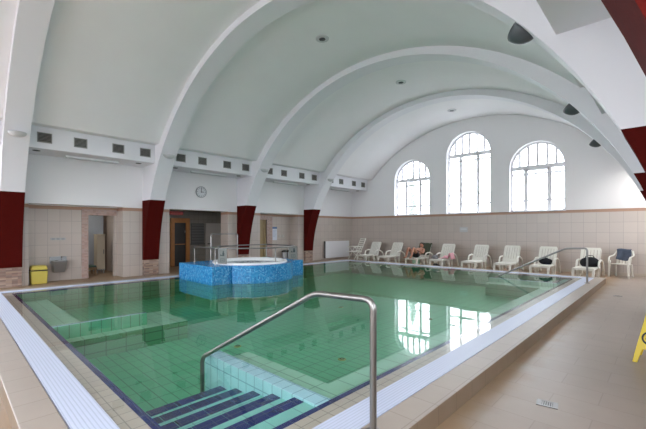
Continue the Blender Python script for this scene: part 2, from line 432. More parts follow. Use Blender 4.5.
# submerged ledges, bench and steps (built into the basin)
mb = MB()
mb.box(PX1-.40, PX1+.03, 2.0, 10.1, PF-.1, .0)
mb.box(-3.45, PX1-.40, 2.0, 2.38, PF-.1, .0); mb.box(-3.45, PX1-.40, 9.72, 10.1, PF-.1, .0)
struct(mb.build('pool_ledge', M['poolledge'], bevel=.008), 'pale green submerged ledge along the pool edge')
mb = MB(); mb.box(-6.5, -5.5, PY0-.03, 2.65, PF-.1, -.05); mb.box(PX0-.03, -6.5, PY0-.03, 1.45, PF-.1, -.05)
struct(mb.build('pool_bench', M['poolledge'], bevel=.008), 'pale green submerged bench at the pool end')
for nm in ('pool_bench', 'pool_ledge'):
    b_ = bpy.data.objects[nm]; b_.data.materials.append(M['poolwall'])
    for p in b_.data.polygons: p.material_index = 0 if p.normal.z > .5 else 1  # side faces take a darker tile that paints in their shade
mb = MB(); mb.box(-5.79, -5.71, PY0-.03, 2.11, -.1, .130)
struct(mb.build('bench_wall', [M['lightblue'], M['poolfloor']], bevel=.006), 'narrow pale blue wall on the submerged bench')
for p in bpy.data.objects['bench_wall'].data.polygons: p.material_index = 0 if p.normal.z > .5 else 1
def stairs(ya, yb, wy0, wy1, lab, side):
    zs = [.082, .025, -.035, -.095, -.155, -.215]
    light, dark = MB(), MB()
    for k, z in enumerate(zs):
        x1 = PX1+.03 if k == 0 else PX1-.02-.272*k
        x0 = PX1-.02-.272*(k+1)
        if k == 5: continue
        light.box(x0, x1, ya, yb, PF-.1, z)
        ys = [ya+.001] + [ya+.001+(yb-ya-.002)*(q/4) for q in (1, 2, 3, 4)]
        for q in range(4):
            dark.box(x0-.003, x0+.105, ys[q]+.003, ys[q+1]-.003, z-.02, z+.004)
    o = light.build('pool_steps', M['aqua']); struct(o, lab)
    d = dark.build('blue_nosing', M['cobalt'], o)
    w = MB().box(-3.5, PX1+.03, wy0, wy1, PF-.1, .10).build('stair_divider', [M['lightblue'], side], bevel=.006)
    for p in w.data.polygons:
        p.material_index = 0 if p.normal.z > .5 else 1
    struct(w, 'pale blue tiled low wall beside ' + lab)
stairs(PY0-.02, 1.87, 1.87, 2.02, 'submerged steps with dark blue nosings under the steel handrail by the pool corner', M['lightblue_wall'])
stairs(10.25, PY1+.02, 10.10, 10.25, 'submerged steps with dark blue nosings at the lounger end', M['poolledge'])
# water
mb = MB(); mb.box(gx0+.004, gx1-.004, gy0+.004, gy1-.004, PF-.05, CURB-.004)
w = mb.build('pool_water', M['water']); w['kind'] = 'stuff'; tag(w, 'clear green water filling the whole swimming pool', 'water')
for i, (x, y) in enumerate([(-4.55, 2.95), (-3.1, 3.6), (-5.2, 6.0), (-3.3, 6.4)]):
    m_ = MB(); m_.lathe([(0, 0), (.055, 0), (.055, .006), (.045, .01), (0, .01)], (x, y, PF), 20)
    o = m_.build('floor_inlet', M['fitting'], smooth=40)
    MB().lathe([(.018, .0102), (.018, .013), (.034, .013), (.034, .0102)], (0, 0, 0), 16).build('slot_ring', M['ink'], o).location = (x, y, PF)
    tag(o, ['round ochre inlet on the pool floor between the bench and the steps', 'round ochre inlet on the pool floor just beyond the steps wall',
            'round ochre inlet on the pool floor out in front of the blue whirlpool', 'round ochre inlet on the pool floor in the middle of the green water'][i], 'pool inlet', 'inlets on the pool floor')

# ------------------------------------------------------------------ walls
NICHES = [(1.43, 3.59), (4.95, 7.08), (8.50, 10.50)]
NB = -12.05
mb = MB()
ys = [.6, 1.43, 3.59, 4.95, 7.08, 8.50, 10.50, Y1+.3]
for k in (0, 2, 4, 6):
    mb.box(NB, WL, ys[k], ys[k+1], 0, 2.06)
mb.box(NB, WL, .6, Y1+.3, 2.06, 3.5)
for a, b_ in ((Y0-.3, -5.9), (-3.1, -2.15), (.40, .6)): mb.box(NB, WL, a, b_, 0, 3.5)      # bays behind the lens, with added side windows
for a, b_ in ((-5.9, -3.1), (-2.15, .40)): mb.box(NB, WL, a, b_, 0, .9); mb.box(NB, WL, a, b_, 3.1, 3.5)
struct(mb.build('wall_left', M['wall_y']))
# niche backs, with openings
mb = MB()
T = .15
def back(y0, y1, dy0, dy1, dz):
    mb.box(NB-T, NB, y0-.1, dy0, 0, 2.2); mb.box(NB-T, NB, dy1, y1+.1, 0, 2.2); mb.box(NB-T, NB, dy0, dy1, dz, 2.2)
back(1.43, 3.59, 2.83, 3.50, 1.81)
back(8.50, 10.50, 8.62, 9.20, 1.81)
struct(mb.build('wall_niche', M['wall_y']))
mb = MB()   # rose stone door surrounds
mb.box(NB-.02, NB+.025, 2.665, 2.83, 0, 1.98); mb.box(NB-.02, NB+.025, 2.83, 3.56, 1.81, 1.98)
struct(mb.build('door_1', M['surround']), 'rose stone doorway surround beside the yellow bin niche')
mb = MB(); mb.box(NB-.02, NB+.025, 9.20, 9.49, 0, 1.98); mb.box(NB-.02, NB+.025, 8.52, 9.20, 1.81, 1.98)
d3 = struct(mb.build('door_2', M['surround']), 'rose stone doorway surround with a brown door beyond the whirlpool')
mb = MB(); mb.box(NB-.11, NB-.06, 8.62, 9.2, 0, 1.81)
mb.build('door_leaf', mat('brown_leaf', (.33, .235, .11), .45, noise=.15), d3)
MB().box(NB-.10, NB-.035, 9.10, 9.2, 0, 1.81).build('jamb', bpy.data.materials['brown_leaf'], d3)
# right side wall (behind and beside the lens) with the same rhythm
# unseen side windows added for more light: y0, y1, wall plane, sill, head
SIDEW = [(-5.9, -3.1, .70, .9, 3.1), (-2.15, .40, .70, .9, 3.1)] + [(a, b_, .65, 1.15, 2.0) for a, b_ in ((1.55, 3.85), (4.85, 7.2), (8.2, 10.6), (11.6, 13.9))]
SIDEL = [(-5.9, -3.1, WL-.34, .9, 3.1), (-2.15, .40, WL-.34, .9, 3.1)]
mb = MB()
for a, b_ in ((Y0-.3, -5.9), (-3.1, -2.15), (.40, 1.3)): mb.box(.70, 1.0, a, b_, 0, 3.5)
for a, b_, x, z0, z1 in SIDEW[:2]: mb.box(.70, 1.0, a, b_, 0, z0); mb.box(.70, 1.0, a, b_, z1, 3.5)
mb.box(WR, .70, -2.62, -2.18, 0, 3.5); mb.box(.45, .70, .85, 1.3, 0, 3.5)
for a, b_ in ((1.3, 1.55), (3.85, 4.85), (7.2, 8.2), (10.6, 11.6), (13.9, Y1+.3)): mb.box(WR, .95, a, b_, 0, 2.06)
for a, b_, x, z0, z1 in SIDEW[2:]: mb.box(.65, .95, a, b_, 0, z0); mb.box(.65, .95, a, b_, z1, 2.06)
mb.box(WR, .95, 1.3, Y1+.3, 2.06, 3.5)
struct(mb.build('wall_right', M['wall_y']))
def added_side_window(num, y0, y1, x, WZ0, WZ1):
    m = MB(); t = .06; xa, xb = x+.14, x+.20
    m.box(xa, xb, y0, y1, WZ0, WZ0+t); m.box(xa, xb, y0, y1, WZ1-t, WZ1); m.box(xa, xb, y0, y0+t, WZ0+t, WZ1-t); m.box(xa, xb, y1-t, y1, WZ0+t, WZ1-t)
    r = struct(m.build('window_%d' % num, M['frame']), 'unseen side window added for more daylight')
    m = MB(); q = (y1-y0)/3
    for k in (1, 2): m.box(xa, xb, y0+q*k-.03, y0+q*k+.03, WZ0+t, WZ1-t)
    m.box(xa+.005, xb-.005, y0+t, y1-t, WZ1-.6, WZ1-.55)
    m.build('mullion', M['frame'], r)
    MB().box(x+.166, x+.174, y0+.02, y1-.02, WZ0+.02, WZ1-.02).build('pane', M['glass'], r)
for k, q in enumerate(SIDEW+SIDEL): added_side_window(7+k, *q)

WINS = [(-8.20, .86, 3.62), (-5.72, .86, 4.40), (-3.33, .86, 3.62)]   # centre, half width, springing
SILL = 2.05
NWINS = [(-9.0, 1.35, 3.3), (-5.70, 1.45, 3.9), (-2.4, 1.35, 3.3)]; NSILL = .9   # unseen end wall behind the lens; its windows are added for light
def arch_wall(name, ya, yb, WINS, SILL):
    mb = MB(); n = 18
    xs = {-12.4, 1.0}
    for c, h, sp in WINS:
        for k in range(n+1): xs.add(round(c - h*math.cos(PI*k/n), 5))
    xs = sorted(xs)
    def top(x):
        for c, h, sp in WINS:
            if c-h-1e-4 <= x <= c+h+1e-4: return sp + math.sqrt(max(0, h*h-(x-c)**2))
    for a, b in zip(xs[:-1], xs[1:]):
        m_ = (a+b)/2
        if top(m_) is None:
            mb.box(a, b, ya, yb, 0, 6.3)
        else:
            mb.box(a, b, ya, yb, 0, SILL)
            ta, tb = top(a), top(b)
            mb.hexa([(a, ya, ta), (b, ya, tb), (b, yb, tb), (a, yb, ta)], [(a, ya, 6.3), (b, ya, 6.3), (b, yb, 6.3), (a, yb, 6.3)])
    return struct(mb.build(name, M['wall_x']))
arch_wall('wall_far', Y1, Y1+.34, WINS, SILL)
arch_wall('wall_near', Y0-.34, Y0, NWINS, NSILL)
def window(num, c, h, sp, y, wide, lab, SILL=SILL):
    """arched window with a spring transom, bars in the arch and three lights below"""
    fr = MB(); t = .065; yf0, yf1 = y-.035, y+.035
    n = 24
    def arc(r): return [(c - r*math.cos(PI*k/n), sp + r*math.sin(PI*k/n)) for k in range(n+1)]
    o_, i_ = arc(h), arc(h-t)
    for k in range(n):
        fr.hexa([(o_[k][0], yf0, o_[k][1]), (o_[k+1][0], yf0, o_[k+1][1]), (i_[k+1][0], yf0, i_[k+1][1]), (i_[k][0], yf0, i_[k][1])],
                [(o_[k][0], yf1, o_[k][1]), (o_[k+1][0], yf1, o_[k+1][1]), (i_[k+1][0], yf1, i_[k+1][1]), (i_[k][0], yf1, i_[k][1])])
    fr.box(c-h, c-h+t, yf0, yf1, SILL, sp); fr.box(c+h-t, c+h, yf0, yf1, SILL, sp)
    fr.box(c-h, c+h, yf0, yf1, SILL, SILL+.05)
    root = struct(fr.build('window_%d' % num, M['frame']), lab)
    m2 = MB(); m2.box(c-h+t, c+h-t, y-.045, y+.045, sp-.08, sp+.06)
    mx = wide*h
    for s in (-1, 1): m2.box(c+s*mx-.052, c+s*mx+.052, y-.04, y+.04, SILL+.05, sp-.06)
    m2.build('mullion', M['frame'], root)
    m3 = MB()
    for q in (-.66, -.34, 0, .34, .66):
        zt = sp + math.sqrt((h-t)**2-(q*h)**2)
        m3.box(c+q*h-.036, c+q*h+.036, y-.03, y+.03, sp+.05, zt+.01)
    for z in ((sp-.27), (SILL+.36)):
        m3.box(c-h+t, c-mx, y-.025, y+.025, z, z+.055); m3.box(c+mx, c+h-t, y-.025, y+.025, z, z+.055)
        m3.box(c-mx, c+mx, y-.025, y+.025, z, z+.055)
    if num == 2:
        m3.box(c-h+t, c-mx, y-.025, y+.025, 2.78, 2.83); m3.box(c+mx, c+h-t, y-.025, y+.025, 2.78, 2.83)
    if num == 3:   # heavier casement in the middle
        for s in (-1, 1): m3.box(c+s*(mx-.045)-.03, c+s*(mx-.045)+.03, y-.05, y+.05, SILL+.05, sp-.06)
        m3.box(c-mx, c+mx, y-.05, y+.05, sp-.12, sp-.06)
    m3.build('glazing_bar', M['frame'], root)
    poly = [(c-h+.02, SILL+.02)] + [(c+h-.02, SILL+.02)] + [(c + (h-.02)*math.cos(PI*k/n), sp + (h-.02)*math.sin(PI*k/n)) for k in range(n+1)]
    MB().prism(poly, lambda p, q: (p[0], q, p[1]), y-.004, y+.004).build('pane', M['glass'], root)
    MB().box(c-h-.02, c+h+.02, (Y1-.03 if y > 0 else Y0-.3), (Y1+.3 if y > 0 else Y0+.03), SILL-.025, SILL+.004).build('sill', M['frame'], root)
    return root
wl = ['low arched window nearest the whirlpool wall', 'tall arched window in the middle of the end wall', 'low arched window above the right loungers']
for k, (c, h, sp) in enumerate(WINS):
    window(k+1, c, h, sp, Y1+.22, (.40, .40, .44)[k], wl[k])
    window(k+4, *NWINS[k], Y0-.22, .40, 'arched window added in the unseen end wall for more daylight', NSILL)

# ------------------------------------------------------------------ vault, beams, ribs
n = 48
hl = VA*math.sqrt(1-(LIP/VB)**2)
a0 = math.acos(hl/VA)
inner = [(CX - VA*math.cos(a0+(PI-2*a0)*k/n), VB*math.sin(a0+(PI-2*a0)*k/n)) for k in range(n+1)]
outer = [(CX - (VA+.6)*math.cos(a0+(PI-2*a0)*k/n), LIP+.0+ (VB+.5-LIP)*math.sin(PI*k/n)) for k in range(n+1)]
outer[0] = (CX-5.3, LIP+.08); outer[-1] = (CX+5.3, LIP+.08)
mb = MB()
ya, yb = Y0-.3, Y1+.3
low_l, low_r = (CX-5.3, LIP), (CX+5.3, LIP)
band(mb, inner, outer, ya, yb)
mb.box(CX-5.3, inner[0][0], ya, yb, LIP, LIP+.08); mb.box(inner[-1][0], CX+5.3, ya, yb, LIP, LIP+.08)
struct(mb.build('ceiling', M['paint'], smooth=20))
mb = MB(); mb.box(CX-6.4, CX-BH, ya, yb, BEAM0, LIP+.02)
struct(mb.build('beam_left', M['paint2'], bevel=.012), 'white boxed beam with vents along the wall of the piers')
mb = MB(); mb.box(CX+BH, CX+6.7, ya, yb, BEAM0, LIP+.02)
struct(mb.build('beam_right', M['paint2'], bevel=.012), 'white boxed beam along the deck wall')

RED0, RED1 = .475, 2.27
SAR = [5.97, 5.90, 5.80, 5.72]     # the deck side of each rib springs a little wider
def sx(z, a=SA): return a*math.sqrt(1-(z/SB)**2)
rlab = ['white arch rib standing by the yellow bin', 'white arch rib between the bin niche and the dark corridor', 'white arch rib behind the whirlpool', 'white arch rib beside the white radiator']
for k, y in enumerate(RIBS):
    mb = MB(); n = 56
    b0 = math.asin(RED1/SB)
    ang = [b0+(PI-2*b0)*q/n for q in range(n+1)]
    ii = [(CX-(SA if math.cos(a) > 0 else SAR[k])*math.cos(a), SB*math.sin(a)) for a in ang]
    def outp(p):
        x, z = p
        if z < 4.3:
            return (CX+math.copysign(6.1, x-CX), z)
        d = Vector((x-CX, z)); d2 = Vector(((x-CX)/(VA+.35), z/(VB+.3))); s_ = 1/d2.length
        return (CX+(x-CX)*s_, z*s_)
    oo = [outp(p) for p in ii]
    band(mb, ii, oo, y, y+RW)
    rib = struct(mb.build('trim_%d' % (5+k), M['paint2'], smooth=15), rlab[k])
    for s in (-1, 1):
        m2 = MB(); nn = 10; sa = SA if s < 0 else SAR[k]; lo, hi = [], []
        for q in range(nn+1):
            za = RED0+(RED1-RED0)*q/nn
            lo.append((CX+s*sx(za, sa), za)); hi.append((CX+s*6.05, za))
        band(m2, lo, hi, y-.004, y+RW+.004)
        m2.build('red_cladding', M['red'], rib, smooth=15, label='dark red plastered pier face')
        MB().box(*sorted((CX+s*(sx(RED0, sa)+.01), CX+s*6.05)), y+.004, y+RW-.004, 0, RED0).build('stone_base', M['stone'], rib, label='pinkish stone mosaic pier foot')

# ------------------------------------------------------------------ vents, lamps, fixtures on the piers' side
BX = CX-BH
def vent(y, w, z, label, grp):
    root = empty('vent_grille', (BX, y, z), label, 'vent', grp)
    h = .235; f = .02
    m = MB(); m.box(0, .012, -w/2, w/2, -h/2, -h/2+f); m.box(0, .012, -w/2, w/2, h/2-f, h/2)
    m.box(0, .012, -w/2, -w/2+f, -h/2+f, h/2-f); m.box(0, .012, w/2-f, w/2, -h/2+f, h/2-f)
    m.build('frame', M['grille_frame'], root)
    bk_ = MB().box(-.004, .003, -w/2+f, w/2-f, -h/2+f, h/2-f).build('backing', M['grille'], root)
    m = MB()
    for q in range(6):
        zz = -h/2+f+.016+q*(h-2*f-.02)/5.6
        m.hexa([(.002, -w/2+f, zz), (.010, -w/2+f, zz-.008), (.010, w/2-f, zz-.008), (.002, w/2-f, zz)],
               [(.002, -w/2+f, zz+.006), (.010, -w/2+f, zz-.002), (.010, w/2-f, zz-.002), (.002, w/2-f, zz+.006)])
    m.build('slats', M['slat'], bk_)
    return root
ords = ['first', 'second', 'third', 'fourth']
bays = ['above the yellow bin', 'above the clock', 'above the notice', 'above the radiator']
vy = [[1.605, 2.325, 3.18, 3.865], [4.89, 5.585, 6.465, 7.19], [8.23, 8.92, 9.845, 10.55], [11.575, 12.245, 13.15, 13.85]]
for b_ in range(4):
    for q in range(4):
        vent(vy[b_][q], .285, 3.55, 'dark louvred vent %s, %s of four counting towards the windows' % (bays[b_], ords[q]), 'vents on the white beam')
for b_ in range(4):
    ya = [1.2, 4.57, 7.9, 11.29][b_]; L = [2.93, 2.89, 2.95, 2.9][b_]
    root = empty('ceiling_strip_light', (-11.12, ya+L*.52, BEAM0), 'slim white strip light under the white beam ' + bays[b_], 'strip light', 'strip lights under the beam')
    MB().box(-.05, .05, -.62, .62, -.045, 0).build('housing', M['white_gloss'], root, bevel=.008)
    MB().box(-.06, .06, -.60, .60, -.062, -.045).build('diffuser', M['lampwhite'], root, bevel=.006)
    for q, yy in enumerate((ya+.30, ya+L-.32)):
        m = MB(); m.lathe([(0, -.004), (.05, -.004), (.075, -.006), (.08, 0), (0, 0)], (-10.95, yy, BEAM0), 20)
        o = m.build('downlight', M['grille'], smooth=40)
        tag(o, 'small dark round spot under the beam %s, %s the windows' % (bays[b_], ('farther from', 'closer to')[q]), 'downlight', 'spots under the beam')
# bowl wall lamps on every rib, both sides, where the rib passes the beam
def bowl(x, y, z, s, label, dark):
    root = empty('wall_lamp', (x, y, z), label, 'wall lamp', 'bowl lamps on the arch ribs')
    if dark:   # flat back laid against the sloping underside of the rib
        c_, s_ = math.cos(.72), math.sin(.72)
        root.rotation_euler = Matrix(((-c_, 0, -s_), (0, -1, 0), (-s_, 0, c_))).to_euler()
    n1, n2 = 20, 8; R, D, H = (.15, .15, .19) if dark else (.155, .15, .10)
    vs, fs = [], []
    for j in range(n2+1):
        b = PI/2*j/n2
        for i in range(n1+1):
            a = -PI/2+PI*i/n1
            vs.append((D*math.cos(a)*math.cos(b)-.0*j, R*math.sin(a)*math.cos(b), -H*math.sin(b)))
    for j in range(n2):
        for i in range(n1): fs.append((j*(n1+1)+i, j*(n1+1)+i+1, (j+1)*(n1+1)+i+1, (j+1)*(n1+1)+i))
    m = MB(); m.add(vs, fs)
    # lean the bowl along the curved soffit behind it: close the back with the cut half disc
    o = m.build('bowl', M['lampwhite'] if not dark else M['lampgrey'], root, smooth=60)
    so = o.modifiers.new('shell', 'SOLIDIFY'); so.thickness = .008; so.offset = 1
    if dark: MB().box(-.02, .05, -.05, .05, -.09, -.01).build('bracket', M['lampgrey'], root)
    else: MB().box(-.12, .03, -.04, .04, -.08, -.02).build('bracket', M['lampwhite'], root)
    return root
zl = 3.50
for k, y in enumerate(RIBS):
    xx = sx(zl)
    bowl(CX-xx, y+RW/2, zl, -1, 'white half bowl lamp on the arch rib ' + ['nearest the yellow bin', 'between the bin and the clock', 'rising behind the whirlpool', 'beside the radiator'][k], False)
    if k > 0:
        bowl(CX+sx(3.60, SAR[k])+.005, y+RW/2, 3.60, 1, 'dark grey half bowl lamp, ' + ['', 'largest and highest of the three', 'middle one of the three', 'smallest, closest to the end wall'][k], True)
for k, y in enumerate((2.55, 5.93, 9.28, 12.74)):
    root = empty('ceiling_light', (CX, y, VB-.002), ['', 'round recessed ceiling light high over the whirlpool end of the vault', 'round recessed ceiling light in the middle bay of the vault', 'round recessed ceiling light in the bay by the end windows'][k] or 'round recessed ceiling light over the pool steps', 'ceiling light', 'recessed lights along the vault')
    MB().lathe([(.075, -.02), (.10, -.026), (.15, -.02), (.155, .0), (.155, .02)], n=28).build('ring', M['lampwhite'], root, smooth=40)
    MB().lathe([(0, -.006), (.075, -.006), (.075, -.02)], n=28).build('lens', M['darkgrey'], root, smooth=40)
    m = MB(); m.box(-.07, .07, -.012, .012, -.03, -.006); m.build('cross_bar', M['lampgrey'], root)

# clock
root = empty('wall_clock', (WL, 6.03, 2.68), 'round white wall clock above the dark corridor opening', 'clock')
cf = MB().lathe([(0, 0), (.185, 0), (.19, .02), (.178, .034), (.172, .026), (0, .026)], n=40, axis='x').build('face', mat('clock_face', (.72, .74, .76), .4), root, smooth=40)
MB().lathe([(.172, .02), (.172, .036), (.192, .036), (.192, .0)], n=40, axis='x').build('rim', M['greysteel'], root, smooth=40)
for k in range(12):
    m = MB(); a = 2*PI*k/12; r0, r1 = (.125, .158)
    c_, s_ = math.cos(a), math.sin(a); wd = .009 if k % 3 else .014
    m.hexa([(.0265, s_*r0-c_*wd, c_*r0+s_*wd), (.0265, s_*r0+c_*wd, c_*r0-s_*wd), (.0265, s_*r1+c_*wd, c_*r1-s_*wd), (.0265, s_*r1-c_*wd, c_*r1+s_*wd)],
           [(.029, s_*r0-c_*wd, c_*r0+s_*wd), (.029, s_*r0+c_*wd, c_*r0-s_*wd), (.029, s_*r1+c_*wd, c_*r1-s_*wd), (.029, s_*r1-c_*wd, c_*r1+s_*wd)])
    m.build('hour_mark', M['greysteel'], cf)
MB().box(.030, .034, -.008, .008, -.02, .14).build('minute_hand', M['ink'], root)
MB().box(.030, .034, -.02, .09, -.009, .009).build('hour_hand', M['ink'], root)

# ------------------------------------------------------------------ room behind the first doorway
mb = MB()
mb.box(-14.75, -14.6, 1.5, 4.75, 0, 2.4); mb.box(-14.6, NB-T, 1.5, 1.62, 0, 2.4); mb.box(-14.6, NB-T, 3.82, 3.95, 0, 2.4)
struct(mb.build('wall_shower', M['tile_y']), 'pale tiled wall of the room behind the doorway')
struct(MB().box(-14.75, NB, 1.5, 4.75, 2.3, 2.4).build('ceiling_shower', M['paint']))
root = empty('cabinet', (-13.35, 3.44, 0), 'tall cream cabinet standing inside the first doorway', 'cabinet')
MB().box(-.12, .2, -.12, .12, .12, 1.22).build('body', M['cream'], root, bevel=.015)
dr_ = MB().box(.2, .212, -.105, .105, .15, 1.19).build('door', M['cream'], root, bevel=.004)
MB().box(.212, .235, .06, .08, .62, .76).build('handle', M['steel'], dr_)
MB().box(-.13, .21, -.13, .13, 1.22, 1.25).build('top', M['cream'], root, bevel=.01)
for a, b_ in ((-.09, -.09), (.16, -.09), (-.09, .09), (.16, .09)): MB().tube([(a, b_, 0), (a, b_, .13)], .018, 8).build('leg', M['greysteel'], root)
root = empty('glass_door', (-13.9, 3.28, 0), 'frosted blue grey door leaf open inside the first doorway', 'door')
MB().box(-.02, .02, -.52, .42, .02, 1.98).build('leaf', M['frost'], root)
MB().tube(fillet([(.02, -.2, 1.0), (.06, -.2, 1.0), (.06, -.2, 1.3), (.02, -.2, 1.3)], .02), .01, 8).build('handle', M['ink'], root)
root = empty('bench', (-12.95, 3.02, 0), 'low brown bench with a dark green pad inside the first doorway', 'bench')
MB().box(-.25, .25, -.2, .2, .16, .24).build('seat', M['brownbench'], root, bevel=.01)
MB().box(-.24, .24, -.19, .19, .24, .29).build('pad', mat('dark_green_pad', (.06, .11, .09), .7), root, bevel=.015)
for a, b_ in ((-.2, -.16), (.2, -.16), (-.2, .16), (.2, .16)): MB().box(a-.025, a+.025, b_-.025, b_+.025, 0, .16).build('leg', M['brownbench'], root)
# corridor behind the second opening
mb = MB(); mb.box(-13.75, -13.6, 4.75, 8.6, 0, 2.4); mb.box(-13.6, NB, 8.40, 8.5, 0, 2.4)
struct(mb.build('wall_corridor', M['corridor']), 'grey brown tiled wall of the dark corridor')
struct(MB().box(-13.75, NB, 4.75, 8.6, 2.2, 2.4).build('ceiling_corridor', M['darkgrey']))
d = MB(); d.box(-13.6, -13.53, 5.86, 6.0, 0, 1.84); d.box(-13.6, -13.53, 6.45, 6.60, 0, 1.84); d.box(-13.6, -13.53, 6.0, 6.45, 1.66, 1.84)
d3 = struct(d.build('door_3', M['wood']), 'orange brown wooden door frame in the dark corridor')
MB().box(-13.6, -13.57, 6.0, 6.45, 0, 1.66).build('door_leaf', M['darkwood'], d3)
MB().box(-13.57, -13.55, 6.03, 6.42, .82, .85).build('door_rail', M['wood'], d3)
MB().box(-13.57, -13.53, 6.40, 6.43, 1.28, 1.36).build('door_handle', M['steel'], d3)
root = empty('wall_board', (-13.6, 6.95, 1.25), 'dark grey slatted board on the corridor wall', 'board')
MB().box(0, .03, -.27, .27, -.40, .40).build('panel', M['darkgrey'], root, bevel=.004)
m = MB()
for q in range(7): m.box(.03, .04, -.25, .25, -.36+q*.11, -.30+q*.11)
m.build('slats', mat('slat_grey', (.16, .155, .15), .5), root)
MB().box(0, .10, -.29, .29, -.44, -.40).build('ledge', M['darkgrey'], root)
d = MB(); d.box(-13.60, -13.55, 7.30, 8.16, 0, 1.66)
d4 = struct(d.build('door_4', M['whitedoor'], bevel=.005), 'off white plain door at the end of the corridor')
MB().box(-13.55, -13.50, 7.36, 7.48, .80, .84).build('door_handle', M['ink'], d4)
root = empty('sign_box', (-12.35, 5.55, 1.98), 'red box sign hanging at the top of the dark corridor opening', 'sign')
MB().box(-.04, .04, -.34, .22, -.075, .05).build('case', M['exitred'], root, bevel=.008)
MB().box(.04, .045, -.31, .19, -.06, .035).build('face', mat('red_face', (.33, .03, .02), .35), root)
for yy in (-.25, .15): MB().tube([(0, yy, .05), (0, yy, .23)], .008, 6).build('hanger', M['greysteel'], root)

# ------------------------------------------------------------------ small things in the niches
root = empty('waste_bin', (-11.78, 1.655, 0), 'yellow plastic waste bin with a dark slot below its lid, in the niche', 'bin')
m = MB(); m.hexa([(-.15, -.16, 0), (.15, -.16, 0), (.15, .16, 0), (-.15, .16, 0)], [(-.165, -.175, .33), (.165, -.175, .33), (.165, .175, .33), (-.165, .175, .33)])
m.build('body', M['yellow'], root, bevel=.015)
MB().box(-.155, .155, -.165, .165, .33, .355).build('slot', M['ink'], root)
m = MB(); m.hexa([(-.17, -.18, .355), (.17, -.18, .355), (.17, .18, .355), (-.17, .18, .355)], [(-.14, -.15, .47), (.14, -.15, .47), (.14, .15, .47), (-.14, .15, .47)])
m.build('lid', M['yellow'], root, bevel=.03)
def fountain(y, z, w, label):
    root = empty('drinking_fountain', (NB, y, z), label, 'drinking fountain')
    m = MB(); m.hexa([(0, -w*.42, -.22), (.17, -w*.36, -.22), (.17, w*.36, -.22), (0, w*.42, -.22)], [(0, -w/2, .1), (.28, -w/2, .1), (.28, w/2, .1), (0, w/2, .1)])
    bs_ = m.build('basin', M['greysteel'], root, bevel=.02)
    MB().box(0, .02, -w*.56, w*.56, .02, .20).build('back_plate', M['greysteel'], root, bevel=.006)
    MB().tube(fillet([(.06, w*.2, .1), (.06, w*.2, .2), (.14, w*.2, .2), (.15, w*.2, .16)], .03), .013, 8).build('spout', M['steel'], bs_, smooth=50)
    MB().lathe([(0, .0), (.035, 0), (.04, .012), (0, .012)], (.15, -w*.15, .1), 16).build('button', M['steel'], bs_, smooth=40)
fountain(2.12, .46, .34, 'grey steel drinking fountain on the niche wall near the yellow bin')
root = empty('hook_plate', (NB, 2.12, 1.14), 'small grey plate of three hooks above the drinking fountain', 'hook plate')
pt_ = MB().box(0, .012, -.17, .17, -.03, .03).build('plate', mat('plate_grey', (.42, .42, .42), .4), root)
for q in (-.11, 0, .11): MB().box(.012, .03, q-.03, q+.03, -.025, .025).build('hook', M['greysteel'], pt_)
root = empty('notice', (NB, 9.62, 1.235), 'tall white and blue notice on the niche wall beyond the whirlpool', 'notice')
sh_ = MB().box(0, .006, -.13, .13, -.28, .28).build('sheet', M['paper'], root)
MB().box(.006, .008, -.13, .13, .20, .28).build('header', M['blueink'], sh_, label='blue printed header')
m = MB()
for q in range(6): m.box(.006, .0075, -.10, .10 - .03*(q % 3), .12-q*.05, .135-q*.05)
m.build('text_line', mat('pale_blue_print', (.36, .42, .55), .6), sh_)
for q, yy in enumerate((9.9, 10.08)):
    root = empty('switch_plate', (NB, yy, 1.125), 'pale switch plate right of the notice, %s of the pair' % ('the one closer to the notice', 'the one closer to the radiator')[q], 'switch', 'switch plates by the notice')
    MB().box(0, .012, -.06, .06, -.06, .06).build('plate', mat('switch_grey_%d' % q, (.48, .46, .43), .4), root, bevel=.004)
    MB().box(.012, .02, -.03, .03, -.035, .035).build('rocker', M['whitedoor'], root)
for q, yy in enumerate((9.98, 10.24)):
    root = empty('pedal_bin', (NB+.22, yy, 0), 'grey steel pedal bin under the switch plates, ' + ('nearer the brown door', 'nearer the radiator')[q], 'bin', 'steel bins in the niche')
    MB().lathe([(0, .01), (.10, .01), (.115, .02), (.115, .44), (0, .44)], n=24).build('body', M['greysteel'], root, smooth=40)
    MB().lathe([(.12, .44), (.12, .47), (.08, .52), (0, .535)], n=24).build('lid', M['ink'], root, smooth=40)
    MB().lathe([(0, 0), (.118, 0), (.118, .03), (.10, .03)], n=24).build('foot', M['ink'], root, smooth=40)
# radiator panel on the wall near the corner
root = empty('radiator', (WL+.004, 12.97, .06), 'long white flat radiator on the tiled wall by the corner', 'radiator')
MB().box(.05, .11, -.86, .86, .02, .80).build('panel', mat('radiator_white', (.80, .80, .82), .4), root, bevel=.008)
m = MB()
for q in range(20): m.box(.11, .114, -.82+q*.082, -.77+q*.082, .05, .77)
m.build('fluting', mat('radiator_white_b', (.78, .78, .80), .4), root)
MB().box(0, .05, -.80, -.74, .1, .7).build('bracket', M['greysteel'], root); MB().box(0, .05, .74, .80, .1, .7).build('bracket', M['greysteel'], root)
MB().box(.04, .12, -.885, -.86, .02, .80).build('end_cap', M['darkgrey'], root)
MB().tube(fillet([(.07, .88, .10), (.07, .93, .10), (.07, .93, -.06)], .03), .012, 8).build('pipe', M['white_gloss'], root)
